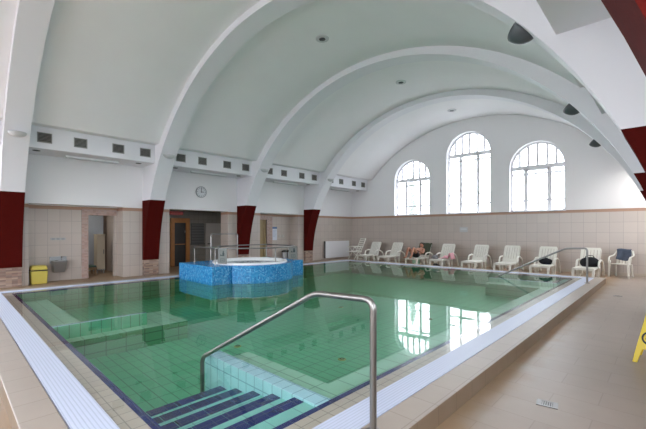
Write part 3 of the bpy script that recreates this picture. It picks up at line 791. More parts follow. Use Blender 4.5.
# small plate on the end wall
root = empty('wall_plate', (-5.87, Y1, 1.40), 'small pale plate on the tiled end wall above the loungers', 'wall plate')
MB().box(-.16, .16, -.012, 0, -.10, .10).build('plate', mat('pale_plate', (.50, .50, .50), .4), root, bevel=.004)
MB().box(-.12, .12, -.015, -.012, -.02, .05).build('panel', mat('pale_panel', (.58, .59, .60), .4), root)
mb = MB()   # skirting
mb.box(-11.5, WR, Y1-.012, Y1, 0, .09)
struct(mb.build('baseboard_far', mat('beige_skirting', (.50, .43, .35), .4)))

# ------------------------------------------------------------------ whirlpool
root = empty('whirlpool_tub', (-8.2, 5.72, 0), 'raised round whirlpool faced in bright blue mosaic standing in the pool', 'whirlpool')
cyx, cyy, RO, TZ = -8.2, 5.72, 1.14, .52
ph = math.asin(1.0/RO)
def wl(p): return (p[0]-cyx, p[1]-cyy)
outl = [(-9.36, 4.27), (-7.65, 4.27), (-7.65, cyy-.86)]
outl += [(cyx+RO*math.cos(a), cyy+RO*math.sin(a)) for a in [(-ph*.93+2*ph*.93*k/20) for k in range(21)]]
outl += [(-7.65, cyy+.86), (-7.65, 7.15), (-9.36, 7.15)]
outl = [wl(p) for p in outl]
RI = .97
NN = 64
def cut(ang):
    """where the ray from the centre leaves the outline"""
    d = Vector((math.cos(ang), math.sin(ang))); best = 0
    for i in range(len(outl)):
        a, b = Vector(outl[i]), Vector(outl[(i+1) % len(outl)]); ee = b-a
        den = d.x*ee.y-d.y*ee.x
        if abs(den) < 1e-9: continue
        t = (a.x*ee.y-a.y*ee.x)/den; u = (a.x*d.y-a.y*d.x)/den
        if t > 0 and -1e-6 <= u <= 1+1e-6: best = max(best, t)
    return d*best
angs = sorted([2*PI*k/NN - PI for k in range(NN)] + [math.atan2(p[1], p[0]) for p in outl])
aa = []
for a in angs:
    if not aa or a-aa[-1] > 1e-3: aa.append(a)
m = MB(); fd = MB()
zb = .085
for i in range(len(aa)):
    a, b = aa[i], aa[(i+1) % len(aa)]
    oa, ob = cut(a), cut(b); ia, ib = Vector((math.cos(a), math.sin(a)))*RI, Vector((math.cos(b), math.sin(b)))*RI
    m.add([(*oa, TZ), (*ob, TZ), (*ib, TZ), (*ia, TZ), (*oa, zb), (*ob, zb)], [(0, 1, 2, 3), (4, 5, 1, 0)])
    fd.add([(*(oa*.90), zb), (*(ob*.90), zb), (*(oa*.90), PF-.01), (*(ob*.90), PF-.01)], [(0, 1, 3, 2)]); m.add([(*oa, zb), (*ob, zb), (*(ob*.9), zb), (*(oa*.9), zb)], [(0, 1, 2, 3)])
    m.add([(*ia, TZ), (*ib, TZ), (*ia, .1), (*ib, .1)], [(0, 1, 3, 2)])
m.build('mosaic_base', M['mosaic'], root); fd.build('foundation', M['poolwall'], root, label='green tiled foot below the water')
MB().lathe([(.86, .12), (.88, .50), (.90, .555), (.94, .575), (.985, .565), (.995, .535), (.99, .51)], n=72).build('tub_rim', M['white_gloss'], root, smooth=60)
m = MB(); NR = 14; rnd = random.Random(3)
vs = [(0, 0, .485)]; fs = []
for j in range(1, NR+1):
    for k in range(48):
        r = .885*j/NR; a = 2*PI*k/48
        amp = .02*math.exp(-((r-.35)/.3)**2)
        vs.append((r*math.cos(a), r*math.sin(a), .485+amp*rnd.uniform(0, 1.6)))
for k in range(48): fs.append((0, 1+k, 1+(k+1) % 48))
for j in range(NR-1):
    for k in range(48):
        fs.append((1+j*48+k, 1+(j+1)*48+k, 1+(j+1)*48+(k+1) % 48, 1+j*48+(k+1) % 48))
m.add(vs, fs); m.build('bubbling_water', M['tubwater'], root, smooth=80)
def P(x, y, z): return (x-cyx, y-cyy, z)
HT = .93; rr = .017
m = MB()
railA = [P(-9.2, 4.62, TZ), P(-9.2, 4.62, HT), P(-8.12, 4.62, HT)]
m.tube(fillet(railA, .06), rr, 10)
m.tube([P(-8.12, 4.62, HT), P(-7.95, 4.70, HT), P(-7.62, 4.98, HT), P(-7.36, 5.35, HT), P(-7.24, 5.72, HT), P(-7.3, 6.1, HT), P(-7.46, 6.45, HT), P(-7.72, 6.80, HT), P(-7.85, 6.98, HT)], rr, 10)
m.tube([P(-8.12, 4.62, TZ), P(-8.12, 4.62, HT)], rr, 10)
m.tube([P(-7.25, 5.82, TZ-.01), P(-7.25, 5.82, HT)], rr, 10)
m.tube([P(-7.85, 6.98, TZ), P(-7.85, 6.98, HT)], rr, 10)
m.build('handrail', M['steel'], root, smooth=40, label='steel rail around the pool side of the tub')
m = MB()
m.tube(fillet([P(-9.2, 5.35, HT), P(-9.2, 6.98, HT), P(-7.85, 6.98, HT)], .06), rr, 10)
m.tube([P(-9.15, 6.98, TZ), P(-9.15, 6.98, HT)], rr, 10); m.tube([P(-9.2, 5.35, TZ), P(-9.2, 5.35, HT)], rr, 10)
m.build('handrail', M['steel'], root, smooth=40, label='steel rail on the wall side of the tub')
root2 = empty('entry_rail', (-9.72, 5.84, CURB), 'tall square topped steel rail between the whirlpool and the pillar', 'handrail')
m = MB(); m.tube(fillet([(0, -.45, 0), (0, -.45, 1.12), (0, .45, 1.12), (0, .45, 0)], .05), .018, 10)
m.build('frame_tube', M['darksteel'], root2, smooth=40)
MB().tube([(0, -.45, .74), (0, .45, .74)], .014, 8).build('cross_tube', M['darksteel'], root2)
for s in (-.45, .45): MB().lathe([(0, 0), (.045, 0), (.045, .008), (.02, .012)], (0, s, 0), 16).build('foot_flange', M['steel'], root2)
def railsign(x, y, z, rz, label):
    r_ = empty('rail_sign', (x, y, z), label, 'sign', None, rz)
    pt_ = MB().box(-.125, .125, -.006, .006, -.37, 0).build('plate', mat('grey_sign', (.20, .20, .185), .5), r_, bevel=.003)
    g_ = MB(); g_.lathe([(0, -.0085), (.018, -.0085), (.018, -.006)], (.03, 0, -.07), 12, axis='y')
    g_.hexa([(.00, -.0085, -.10), (.055, -.0085, -.10), (.055, -.006, -.10), (.0, -.006, -.10)], [(.015, -.0085, -.085), (.042, -.0085, -.085), (.042, -.006, -.085), (.015, -.006, -.085)])
    g_.box(.005, .06, -.0085, -.006, -.155, -.10); g_.box(-.06, .06, -.0085, -.006, -.175, -.155); g_.box(-.055, -.03, -.0085, -.006, -.155, -.135)
    g_.build('pictogram', mat('dark_green_print', (.03, .05, .045), .6), pt_)
    g2 = MB(); g2.box(-.06, .07, -.0085, -.006, -.25, -.235); g2.box(-.06, .07, -.0085, -.006, -.33, -.315)
    g2.box(-.06, -.04, -.0085, -.006, -.315, -.25); g2.box(.05, .07, -.0085, -.006, -.315, -.25); g2.box(-.02, .03, -.0085, -.006, -.295, -.27)
    g2.build('symbol', mat('green_grey_print', (.10, .13, .12), .6), pt_)
railsign(-7.94, 4.71, HT-.012, .42, 'grey pictogram sign on the whirlpool rail in front of the pillar')
railsign(-7.80, 6.90, HT-.012, 1.0, 'grey pictogram sign on the whirlpool rail end towards the radiator')

# ------------------------------------------------------------------ pool handrails
def handrail(y, lab, zend, hx_=-1.30):
    root = empty('pool_handrail', (hx_, y, CURB), lab, 'handrail')
    q = lambda x, z: (x-hx_, 0, z-CURB)
    pts = fillet([q(-3.42, zend), q(-3.42, .09), q(-1.80, .935), q(hx_, .955), q(hx_, CURB)], .07, 7)
    MB().tube(pts, .0215, 14).build('rail_tube', M['steel'], root, smooth=50)
    MB().lathe([(0, 0), (.055, 0), (.055, .008), (.026, .014), (.026, .02)], n=20).build('foot_flange', M['steel'], root, smooth=40)
handrail(1.80, 'large bent steel handrail running down beside the blue steps', -.30)
handrail(10.33, 'bent steel handrail at the lounger end of the pool', -.30, -1.37)

# ------------------------------------------------------------------ sun loungers
def make_lounger(loc, label):
    root = empty('sun_lounger', loc, label, 'sun lounger', 'white sun loungers along the end wall')
    W = .255; pl = M['white_plastic']
    m = MB()   # seat: frame and slats, foot end towards -y
    m.box(-W, -W+.035, -.75, .14, .265, .31); m.box(W-.035, W, -.75, .14, .265, .31)
    m.box(-W+.035, W-.035, -.75, -.69, .255, .31); m.box(-W+.035, W-.035, .08, .14, .265, .31)
    for k in range(8):
        y = -.685+k*.096; m.box(-W+.03, W-.03, y, y+.083, .285, .307)
    m.build('seat', pl, root, bevel=.006)
    # backrest: slotted shell with rounded top
    L = .70; th = math.radians(62)
    def bk(u, v, d): return (u, .12+v*math.cos(th)-d*math.sin(th), .30+v*math.sin(th)+d*math.cos(th))
    m = MB()
    def hw(v):  # half width up the back
        if v < .55: return .25
        t = (v-.55)/.12; return .25-.10*t*t
    vs_ = [0, .12, .55, .58, .605, .62]
    def strip(u0, u1, v0, v1):
        m.hexa([bk(u0, v0, -.012), bk(u1, v0, -.012), bk(u1, v1, -.012), bk(u0, v1, -.012)], [bk(u0, v0, .012), bk(u1, v0, .012), bk(u1, v1, .012), bk(u0, v1, .012)])
    strip(-.25, .25, 0, .12)
    for k in range(6):
        u0 = -.235+k*.0796; strip(u0, u0+.064, .12, .55)
    for v0, v1 in zip(vs_[2:-1], vs_[3:]):
        a, b = hw(v0), hw(v1)
        m.hexa([bk(-a, v0, -.012), bk(a, v0, -.012), bk(b, v1, -.012), bk(-b, v1, -.012)], [bk(-a, v0, .012), bk(a, v0, .012), bk(b, v1, .012), bk(-b, v1, .012)])
    for s in (-1, 1): strip(min(s*.25, s*.237), max(s*.25, s*.237), .12, .55)
    m.build('backrest', pl, root, bevel=.004)
    for s in (-1, 1):
        x = s*(W+.012)
        MB().tube(fillet([(x, -.16, .29), (x, -.10, .475), (x, .20, .50), (x+s*.01, .42, .40), (x, .62, .0)], .09), .028, 8).build('armrest', pl, root, smooth=50)
        for y0, y1 in ((-.70, -.75), (-.22, -.14)):
            m = MB(); xx = s*(W-.02)
            m.hexa([(xx-.026, y1-.022, 0), (xx+.026, y1-.022, 0), (xx+.026, y1+.022, 0), (xx-.026, y1+.022, 0)],
                   [(xx-.03, y0-.032, .28), (xx+.03, y0-.032, .28), (xx+.03, y0+.032, .28), (xx-.03, y0+.032, .28)])
            m.build('leg', pl, root, bevel=.006)
        m = MB(); xx = s*(W-.02)
        m.hexa([(xx-.022, .08, 0), (xx+.022, .08, 0), (xx+.022, .12, 0), (xx-.022, .12, 0)], [(xx-.03, .04, .28), (xx+.03, .04, .28), (xx+.03, .10, .28), (xx-.03, .10, .28)])
        m.build('leg', pl, root, bevel=.006)
    return root
LY = 13.05
lx = [-9.50, -8.40, -7.10, -6.12, -4.90, -3.86, -2.80, -1.70]
llab = ['empty white plastic sun lounger next to the folding armchair',
        'empty white plastic sun lounger next to the one with the person',
        'white plastic sun lounger with a green towel, under the person',
        'white plastic sun lounger with pink towels and a bag on it',
        'empty white plastic sun lounger next to the one with pink towels',
        'empty white plastic sun lounger next to the one with the small black bag',
        'white plastic sun lounger with a small black bag on its seat',
        'white plastic sun lounger with a large black bag, next to the armchair']
first = make_lounger((lx[0], LY, 0), llab[0])
for k in range(1, 8):
    dup(first, (lx[k], LY, 0), random.uniform(-.05, .05), llab[k])

# folding high back armchair in the corner
root = empty('folding_chair', (-10.28, 13.0, 0), 'tall white folding armchair with slatted back in the corner by the radiator', 'chair', None, -.35)
pl = M['white_plastic']
m = MB()
for k in range(6): m.box(-.21, .21, -.36+k*.078, -.30+k*.078, .40+.0*k, .42)
m.box(-.23, -.20, -.38, .1, .385, .425); m.box(.20, .23, -.38, .1, .385, .425)
m.build('seat', pl, root, bevel=.004)
m = MB(); th = math.radians(66)
def bk(u, v, d): return (u, .06+v*math.cos(th)-d*math.sin(th), .40+v*math.sin(th)+d*math.cos(th))
def st(u0, u1, v0, v1): m.hexa([bk(u0, v0, -.012), bk(u1, v0, -.012), bk(u1, v1, -.012), bk(u0, v1, -.012)], [bk(u0, v0, .012), bk(u1, v0, .012), bk(u1, v1, .012), bk(u0, v1, .012)])
st(-.23, -.195, -.05, .66); st(.195, .23, -.05, .66); st(-.195, .195, .60, .66)
for k in range(6): st(-.195, .195, .02+k*.098, .078+k*.098)
m.build('backrest', pl, root, bevel=.004)
for s in (-1, 1):
    x = s*.255
    MB().hexa([(x-.025, -.34, .615), (x+.025, -.34, .615), (x+.025, .16, .615), (x-.025, .16, .615)], [(x-.025, -.34, .64), (x+.025, -.34, .64), (x+.025, .16, .64), (x-.025, .16, .64)]).build('armrest', pl, root, bevel=.006)
    MB().tube([(x, -.36, 0), (x, -.10, .40), (x, .02, .62)], .017, 8).build('leg', pl, root)
    MB().tube([(x, .32, 0), (x, -.10, .40), (x, -.28, .62)], .017, 8).build('leg', pl, root)
MB().tube([(-.255, .28, .05), (.255, .28, .05)], .012, 8).build('stretcher', pl, root)
MB().tube([(-.255, -.33, .05), (.255, -.33, .05)], .012, 8).build('stretcher', pl, root)

# stacking armchair near the right end
root = empty('plastic_armchair', (-1.0, 13.70, 0), 'white plastic armchair with a dark blue cloth over its back, standing on the open deck', 'chair', None, -.22); root.scale = (.86, .9, .95)
m = MB(); m.hexa([(-.24, -.24, .395), (.24, -.24, .395), (.21, .2, .375), (-.21, .2, .375)], [(-.24, -.24, .425), (.24, -.24, .425), (.21, .2, .405), (-.21, .2, .405)])
m.build('seat', pl, root, bevel=.01)
m = MB()
for k in range(5):
    u = -.17+k*.085
    m.hexa([(u-.03, .18, .40), (u+.03, .18, .40), (u+.03, .205, .40), (u-.03, .205, .40)], [(u*1.05-.03, .30, .78), (u*1.05+.03, .30, .78), (u*1.05+.03, .325, .78), (u*1.05-.03, .325, .78)])
m.hexa([(-.235, .295, .76), (.235, .295, .76), (.235, .325, .76), (-.235, .325, .76)], [(-.18, .31, .84), (.18, .31, .84), (.18, .335, .84), (-.18, .335, .84)])
m.build('backrest', pl, root, bevel=.006)
for s in (-1, 1):
    MB().tube(fillet([(s*.225, .315, .80), (s*.275, .22, .66), (s*.285, -.18, .62), (s*.27, -.25, .50), (s*.265, -.25, .42)], .08), .022, 8).build('armrest', pl, root, smooth=50)
    m = MB(); m.hexa([(s*.275-.022, -.27, 0), (s*.275+.022, -.27, 0), (s*.275+.022, -.23, 0), (s*.275-.022, -.23, 0)], [(s*.25-.028, -.26, .52), (s*.25+.028, -.26, .52), (s*.25+.028, -.20, .52), (s*.25-.028, -.20, .52)]); m.build('leg', pl, root, bevel=.005)
    m = MB(); m.hexa([(s*.235-.02, .24, 0), (s*.235+.02, .24, 0), (s*.235+.02, .28, 0), (s*.235-.02, .28, 0)], [(s*.215-.025, .15, .40), (s*.215+.025, .15, .40), (s*.215+.025, .21, .40), (s*.215-.025, .21, .40)]); m.build('leg', pl, root, bevel=.005)

# ------------------------------------------------------------------ cloths and bags
def sheet(name, fn, nu, nv, m_, th, parent=None):
    """cloth from a surface function fn(u,v), given real thickness"""
    mb = MB(); mb.add([fn(i/nu, j/nv) for j in range(nv+1) for i in range(nu+1)], [(j*(nu+1)+i, j*(nu+1)+i+1, (j+1)*(nu+1)+i+1, (j+1)*(nu+1)+i) for j in range(nv) for i in range(nu)])
    o = mb.build(name, m_, parent, smooth=80)
    s = o.modifiers.new('thick', 'SOLIDIFY'); s.thickness = th; s.offset = 0
    return o
th = math.radians(62)
def backpt(x0, u, v, d): return (x0+u, LY+.12+v*math.cos(th)-d*math.sin(th), .30+v*math.sin(th)+d*math.cos(th))
def green(u, v):
    uu = (u-.5)*.53
    if v < .75: a, d = .10+v/.75*.53, .026
    else: a, d = .63-(v-.75)/.25*.2, -.03
    if .72 < v < .78: d = 0.0; a = .638
    return backpt(lx[2], uu, a, d+.004*math.sin(u*14))
tag(sheet('towel', green, 14, 20, M['green_towel'], .008), 'dark green towel over the lounger back behind the person', 'towel')
tag(sheet('towel', lambda u, v: (lx[2]-.02+(u-.5)*.34, LY-.30-.06*math.sin(v*2.2)-.02*math.sin(u*9)*v, .325-.25*v if v > .15 else .325), 10, 10, M['mint'], .008), 'pale mint towel hanging from the lounger below the person', 'towel')
def pinkf(u, v):
    x = lx[3]-.10+u*.48
    z = .325+.11*math.exp(-((u-.45)/.25)**2)*math.exp(-((v-.5)/.4)**2)+.012*math.sin(u*17+v*6)
    if u > .72: z += min(1, (u-.72)/.1)*.20 - max(0, (u-.86)/.14)*.22
    return (x, LY-.28+v*.34, z)
tag(sheet('towel', pinkf, 24, 12, M['pink'], .012), 'crumpled pink towel spread over the lounger seat and arm', 'towel')
def blob(name, c, r, m_, seed, amp=.16, flat=.0, parent=None):
    bm = bmesh.new(); bmesh.ops.create_icosphere(bm, subdivisions=4, radius=1); rn = random.Random(seed)
    ks = [(Vector((rn.gauss(0, 1), rn.gauss(0, 1), rn.gauss(0, 1))), rn.uniform(0, 6.3)) for _ in range(7)]
    for v in bm.verts:
        s = 1+amp*sum(math.sin(k.dot(v.co)*1.7+p) for k, p in ks)/4
        q = v.co*s; z = q.z*r[2]
        v.co = Vector((c[0]+q.x*r[0], c[1]+q.y*r[1], c[2]+max(-r[2]*.78, z)))
    me = bpy.data.meshes.new(name); bm.to_mesh(me); bm.free(); me.materials.append(m_)
    me.polygons.foreach_set('use_smooth', [True]*len(me.polygons))
    o = bpy.data.objects.new(name, me); COL.objects.link(o)
    if parent: o.parent = parent
    return o
def bag(loc, r, m_, label, seed, mh=None):
    root = empty('bag', loc, label, 'bag')
    blob('body', (0, 0, r[2]*.78), r, m_, seed, .18, parent=root)
    MB().tube(fillet([(-r[0]*.5, 0, r[2]*1.45), (-r[0]*.35, -.01, r[2]*2.0), (r[0]*.3, -.01, r[2]*2.0), (r[0]*.45, 0, r[2]*1.45)], .05), .009, 6).build('handle', mh or m_, root)
bag((lx[3]-.16, LY-.45, .31), (.13, .10, .085), mat('grey_patterned_fabric', (.22, .22, .23), .8, noise=.8, nscale=22), 'small grey patterned bag on the lounger beside the pink towel', 5)
bag((lx[3]-.05, LY-.62, .0), (.14, .10, .08), M['black'], 'dark bag on the floor under the lounger with pink towels', 15)
bag((lx[6]+.02, LY-.05, .31), (.18, .12, .10), M['black'], 'small black bag lying on the seat of a lounger', 9)
bag((lx[7]+.04, LY-.02, .31), (.25, .13, .165), M['black'], 'large black bag on the lounger beside the armchair', 11)
# cloth over the armchair back
ac = (-1.0, 13.70, -.22)
def arm_w(x, y, z):
    x, y, z = x*.86, y*.9, z*.95; c_, s_ = math.cos(ac[2]), math.sin(ac[2]); return (ac[0]+x*c_-y*s_, ac[1]+x*s_+y*c_, z)
def clothf(u, v):
    x = -.21+u*.40+.02*math.sin(v*5)
    if v < .72:
        t = v/.72; z = .55+.305*t - .05*(1-t)*math.sin(u*3.1); y = .195+.105*t - .03*math.sin(u*8+1)*(1-t)
    else:
        t = (v-.72)/.28; z = .862-.20*t; y = .345+.01*t
    return arm_w(x, y-.012*(v < .72), z+.01*math.sin(u*6))
tag(sheet('cloth', clothf, 16, 22, M['navy'], .014), 'dark slate blue cloth draped over the back of the white armchair', 'cloth')
# sandals by the person
root = empty('sandal', (lx[2]+.32, LY-.55, 0), 'dark blue sandal on the floor by the lounger of the person', 'sandal')
MB().box(-.05, .05, -.13, .13, 0, .025).build('sole', M['navy'], root, bevel=.012)
MB().tube(fillet([(-.05, -.02, .02), (-.03, -.02, .07), (.03, -.02, .07), (.05, -.02, .02)], .03), .014, 6).build('strap', M['ink'], root)

# ------------------------------------------------------------------ person lying on a lounger
def person(x0, y0, label):
    root = empty('person', (x0, y0, .31), label, 'person')
    J = {}; E_ = []
    def j(n_, p, r): J[n_] = (Vector(p), r)
    j('pel', (0, -.12, .115), .115); j('wst', (0, .03, .165), .105); j('chs', (0, .17, .265), .12); j('nk0', (0, .265, .345), .06); j('nk', (0, .29, .375), .045)
    for s, t in ((-1, 'l'), (1, 'r')):
        j(t+'hip', (s*.085, -.16, .11), .085); j(t+'th', (s*.10, -.34, .25), .07); j(t+'kn', (s*.11, -.50, .40), .052)
        j(t+'cf', (s*.11, -.60, .24), .05); j(t+'an', (s*.11, -.68, .06), .034); j(t+'ft', (s*.115, -.75, .03), .03); j(t+'to', (s*.12, -.84, .028), .022)
        j(t+'sh', (s*.165, .22, .315), .055); j(t+'el', (s*.235, .0, .17), .037); j(t+'wr', (s*.12, -.17, .285), .026); j(t+'pm', (s*.085, -.225, .30), .026)
        E_ += [('pel', t+'hip'), (t+'hip', t+'th'), (t+'th', t+'kn'), (t+'kn', t+'cf'), (t+'cf', t+'an'), (t+'an', t+'ft'), (t+'ft', t+'to'), ('chs', t+'sh'), (t+'sh', t+'el'), (t+'el', t+'wr'), (t+'wr', t+'pm')]
        for f, (dx, L) in enumerate(((-.024, .050), (-.008, .058), (.009, .055), (.024, .043))):
            j(t+'f%da' % f, (s*.085+dx, -.255, .303), .010); j(t+'f%db' % f, (s*.085+dx*1.15, -.255-L*.6, .295), .009); j(t+'f%dc' % f, (s*.085+dx*1.15, -.255-L, .275), .008)
            E_ += [(t+'pm', t+'f%da' % f), (t+'f%da' % f, t+'f%db' % f), (t+'f%db' % f, t+'f%dc' % f)]
        j(t+'ta', (s*.085-s*.032, -.215, .31), .011); j(t+'tb', (s*.085-s*.05, -.25, .305), .009)
        E_ += [(t+'pm', t+'ta'), (t+'ta', t+'tb')]
    E_ += [('pel', 'wst'), ('wst', 'chs'), ('chs', 'nk0'), ('nk0', 'nk')]
    names = list(J); idx = {n_: i for i, n_ in enumerate(names)}
    me = bpy.data.meshes.new('body'); me.from_pydata([J[n_][0] for n_ in names], [(idx[a], idx[b]) for a, b in E_], [])
    o = bpy.data.objects.new('body', me); COL.objects.link(o); o.parent = root
    sk = o.modifiers.new('skin', 'SKIN'); 
    for i, n_ in enumerate(names):
        sv = me.skin_vertices[0].data[i]; sv.radius = (J[n_][1],)*2; sv.use_root = (n_ == 'pel')
    ss = o.modifiers.new('sub', 'SUBSURF'); ss.levels = 1; ss.render_levels = 1
    dg = bpy.context.evaluated_depsgraph_get(); ev = o.evaluated_get(dg); bm = bmesh.new(); bm.from_mesh(ev.to_mesh())
    # head with face joined to the same body mesh
    hc = Vector((0, .335, .465))
    h = bmesh.ops.create_uvsphere(bm, u_segments=20, v_segments=14, radius=1)['verts']
    for v in h:
        q = v.co.copy(); x, y, z = q.x*.072, q.y*.092, q.z*.112
        if z < 0: x *= 1+z*1.6; 
        if y < 0:
            d = math.exp(-((q.x)/.16)**2-((q.z+.12)/.22)**2); y -= .024*d
            for s in (-1, 1): y += .012*math.exp(-((q.x-s*.42)/.17)**2-((q.z-.05)/.14)**2)
            y -= .006*math.exp(-(q.x/.35)**2-((q.z+.5)/.08)**2)
        v.co = hc+Vector((x, y, z))
    for s in (-1, 1):
        for v in bmesh.ops.create_uvsphere(bm, u_segments=8, v_segments=6, radius=1)['verts']:
            v.co = hc+Vector((s*.073+v.co.x*.010, .012+v.co.y*.02, -.005+v.co.z*.03))
    me2 = bpy.data.meshes.new('body'); bm.to_mesh(me2); bm.free()
    o.modifiers.clear(); o.data = me2; me2.materials.append(M['skin']); me2.polygons.foreach_set('use_smooth', [True]*len(me2.polygons))
    m = MB()
    vs, fs = [], []
    for a in range(9):
        for b in range(21):
            t = PI*.58*a/8; p_ = 2*PI*b/20; lim = 1 if math.sin(p_) > -.35 else .62
            t *= lim
            vs.append((hc.x+.078*math.sin(t)*math.cos(p_), hc.y+.008+.098*math.sin(t)*math.sin(p_), hc.z+.118*math.cos(t)))
    for a in range(8):
        for b in range(20): fs.append((a*21+b, a*21+b+1, (a+1)*21+b+1, (a+1)*21+b))
    m.add(vs, fs); m.build('hair', M['hair'], root, smooth=80)
    m = MB(); m.tube([(-.09, -.30, .215), (-.085, -.17, .115), (0, -.12, .118), (0, -.02, .155)], [.08, .098, .128, .118], 14); m.tube([(.09, -.30, .215), (.085, -.17, .115), (0, -.12, .118)], [.08, .098, .128], 14)
    m.build('swim_shorts', M['ink'], root, smooth=60)
person(lx[2]-.02, LY-.24, 'person in dark swimwear lying back with knees raised on the lounger with the green towel')

# ------------------------------------------------------------------ wet floor sign and floor drains
root = empty('wet_floor_sign', (-.10, 5.14, 0), 'yellow folding wet floor sign with a black symbol standing on the deck', 'sign', None, -.07)
def panel(y_bot, y_top, name):
    m = MB(); H = .60
    def q(x, z, d): t = z/H; return (x, y_bot+(y_top-y_bot)*t+d, z)
    outl = [(-.165, 0), (-.125, 0), (-.088, .14), (.088, .14), (.125, 0), (.165, 0)]
    def piece(pl_): m.prism(pl_, lambda p, d: q(p[0], p[1], d), -.008, .008)
    piece([(-.165, 0), (-.125, 0), (-.088, .14), (-.15, .14)][:3]+[(-.138, .14)]); piece([(.125, 0), (.165, 0), (.138, .14), (.088, .14)])
    piece([(-.138, .14), (.138, .14), (.055, H-.03), (-.055, H-.03)]); piece([(-.055, H-.03), (.055, H-.03), (.04, H), (-.04, H)])
    return m.build(name, M['signyellow'], root, bevel=.003), q
fp, q = panel(-.16, -.012, 'panel')
panel(.16, .012, 'panel')
MB().tube([(-.04, 0, .60), (.04, 0, .60)], .014, 8).build('hinge', M['signyellow'], root)
def ink(poly, name, m_=None):
    mm = MB(); mm.prism(poly, lambda p, d: (q(p[0], p[1], 0)[0], q(p[0], p[1], 0)[1]-d, p[1]), .0085, .0105); return mm
m = MB(); R0, R1, cz = .052, .068, .255
for k in range(28):
    a, b = 2*PI*k/28, 2*PI*(k+1)/28
    P4 = [(R0*math.cos(a)-.03, cz+R0*math.sin(a)), (R1*math.cos(a)-.03, cz+R1*math.sin(a)), (R1*math.cos(b)-.03, cz+R1*math.sin(b)), (R0*math.cos(b)-.03, cz+R0*math.sin(b))]
    mm = ink(P4, ''); m.add(mm.v, mm.f)
def seg(a, b, w):
    d = Vector((b[0]-a[0], b[1]-a[1])); nrm = Vector((-d.y, d.x)).normalized()*w
    mm = ink([(a[0]+nrm.x, a[1]+nrm.y), (a[0]-nrm.x, a[1]-nrm.y), (b[0]-nrm.x, b[1]-nrm.y), (b[0]+nrm.x, b[1]+nrm.y)], ''); m.add(mm.v, mm.f)
mm = ink([(-.045+.011*math.cos(2*PI*k/14), .285+.011*math.sin(2*PI*k/14)) for k in range(14)], ''); m.add(mm.v, mm.f)
seg((-.045, .272), (-.02, .238), .009); seg((-.02, .238), (.008, .252), .006); seg((-.02, .238), (.002, .222), .006); seg((-.038, .265), (-.012, .272), .005); seg((-.042, .262), (-.066, .245), .005); seg((-.065, .212), (.01, .212), .004)
m.build('falling_figure', M['ink'], fp, label='black ring with a slipping figure')
mm = ink([(-.05, .43), (.05, .43), (.0, .52)], ''); mo = mm.build('warning_triangle', mat('orange_print', (.62, .22, .01), .5), fp)
def drain(x, y, rz, w, h, label):
    r_ = empty('floor_drain', (x, y, 0), label, 'floor drain', 'drains in the beige deck', rz)
    m = MB(); m.box(-w/2, w/2, -h/2, -h/2+.02, 0, .005); m.box(-w/2, w/2, h/2-.02, h/2, 0, .005); m.box(-w/2, -w/2+.035, -h/2+.02, h/2-.02, 0, .005); m.box(w/2-.035, w/2, -h/2+.02, h/2-.02, 0, .005)
    for k in range(5): x_ = -w/2+.035+(w-.07)*(k+.5)/5; m.box(x_-.004, x_+.004, -h/2+.02, h/2-.02, .001, .005)
    m.build('grid', M['steel'], r_); MB().box(-w/2+.03, w/2-.03, -h/2+.015, h/2-.015, 0, .0012).build('well', M['ink'], r_)
drain(-.695, 3.295, .15, .145, .115, 'square steel floor drain in the deck tiles closest to the viewer')
drain(-.77, 9.73, .1, .15, .12, 'steel floor drain in the deck near the armchair end')

# ------------------------------------------------------------------ outside the windows
root = empty('bare_tree', (-3.75, 21.5, 0), 'bare winter tree standing outside the arched window on the deck side', 'tree')
m = MB(); rn = random.Random(4)
def branch(p, d, L, r, lvl):
    e_ = p+d*L; m.tube([p, (p+e_)/2+Vector((rn.uniform(-.04, .04), rn.uniform(-.04, .04), 0))*L, e_], [r, r*.85, r*.65], 5)
    if lvl == 0: return
    for k in range(3 if lvl > 1 else 4):
        a = rn.uniform(0, 2*PI); t = rn.uniform(.35, .75)
        dd = (d+Vector((math.cos(a), math.sin(a)*.6, rn.uniform(.1, .5)))*t).normalized()
        branch(p+d*L*rn.uniform(.55, 1), dd, L*rn.uniform(.55, .72), r*.55, lvl-1)
branch(Vector((0, 0, 0)), Vector((.05, 0, 1)).normalized(), 2.3, .085, 4)
m.build('branches', M['bark'], root)
root = empty('conifer_tree', (-12.9, 22.5, 0), 'hazy grey green conifer outside the arched window by the corner', 'tree')
MB().tube([(0, 0, 0), (0, 0, 5.6)], [.14, .03], 8).build('trunk', M['bark'], root)
m = MB(); rn = random.Random(8)
for k in range(130):
    z = 1.0+4.4*k/130; a = k*2.4; L = .75*(1-(z-.8)/5.2)+.12
    dz = -.25*L
    m.tube([(0, 0, z), (math.cos(a)*L*.6, math.sin(a)*L*.6, z+dz*.4), (math.cos(a)*L, math.sin(a)*L, z+dz)], [.07, .06, .01], 5)
m.build('boughs', M['conifer'], root)
g = MB().box(-60, 50, Y1+.4, 70, -.3, -.05).build('ground', mat('pale_ground', (.42, .42, .42), .9)); struct(g)
g = MB().box(1.5, 50, Y0-.4, Y1+.4, -.3, -.05).build('ground', bpy.data.materials['pale_ground']); struct(g)
g = MB().box(-60, 50, -60, Y0-.4, -.3, -.05).build('ground', bpy.data.materials['pale_ground']); struct(g)

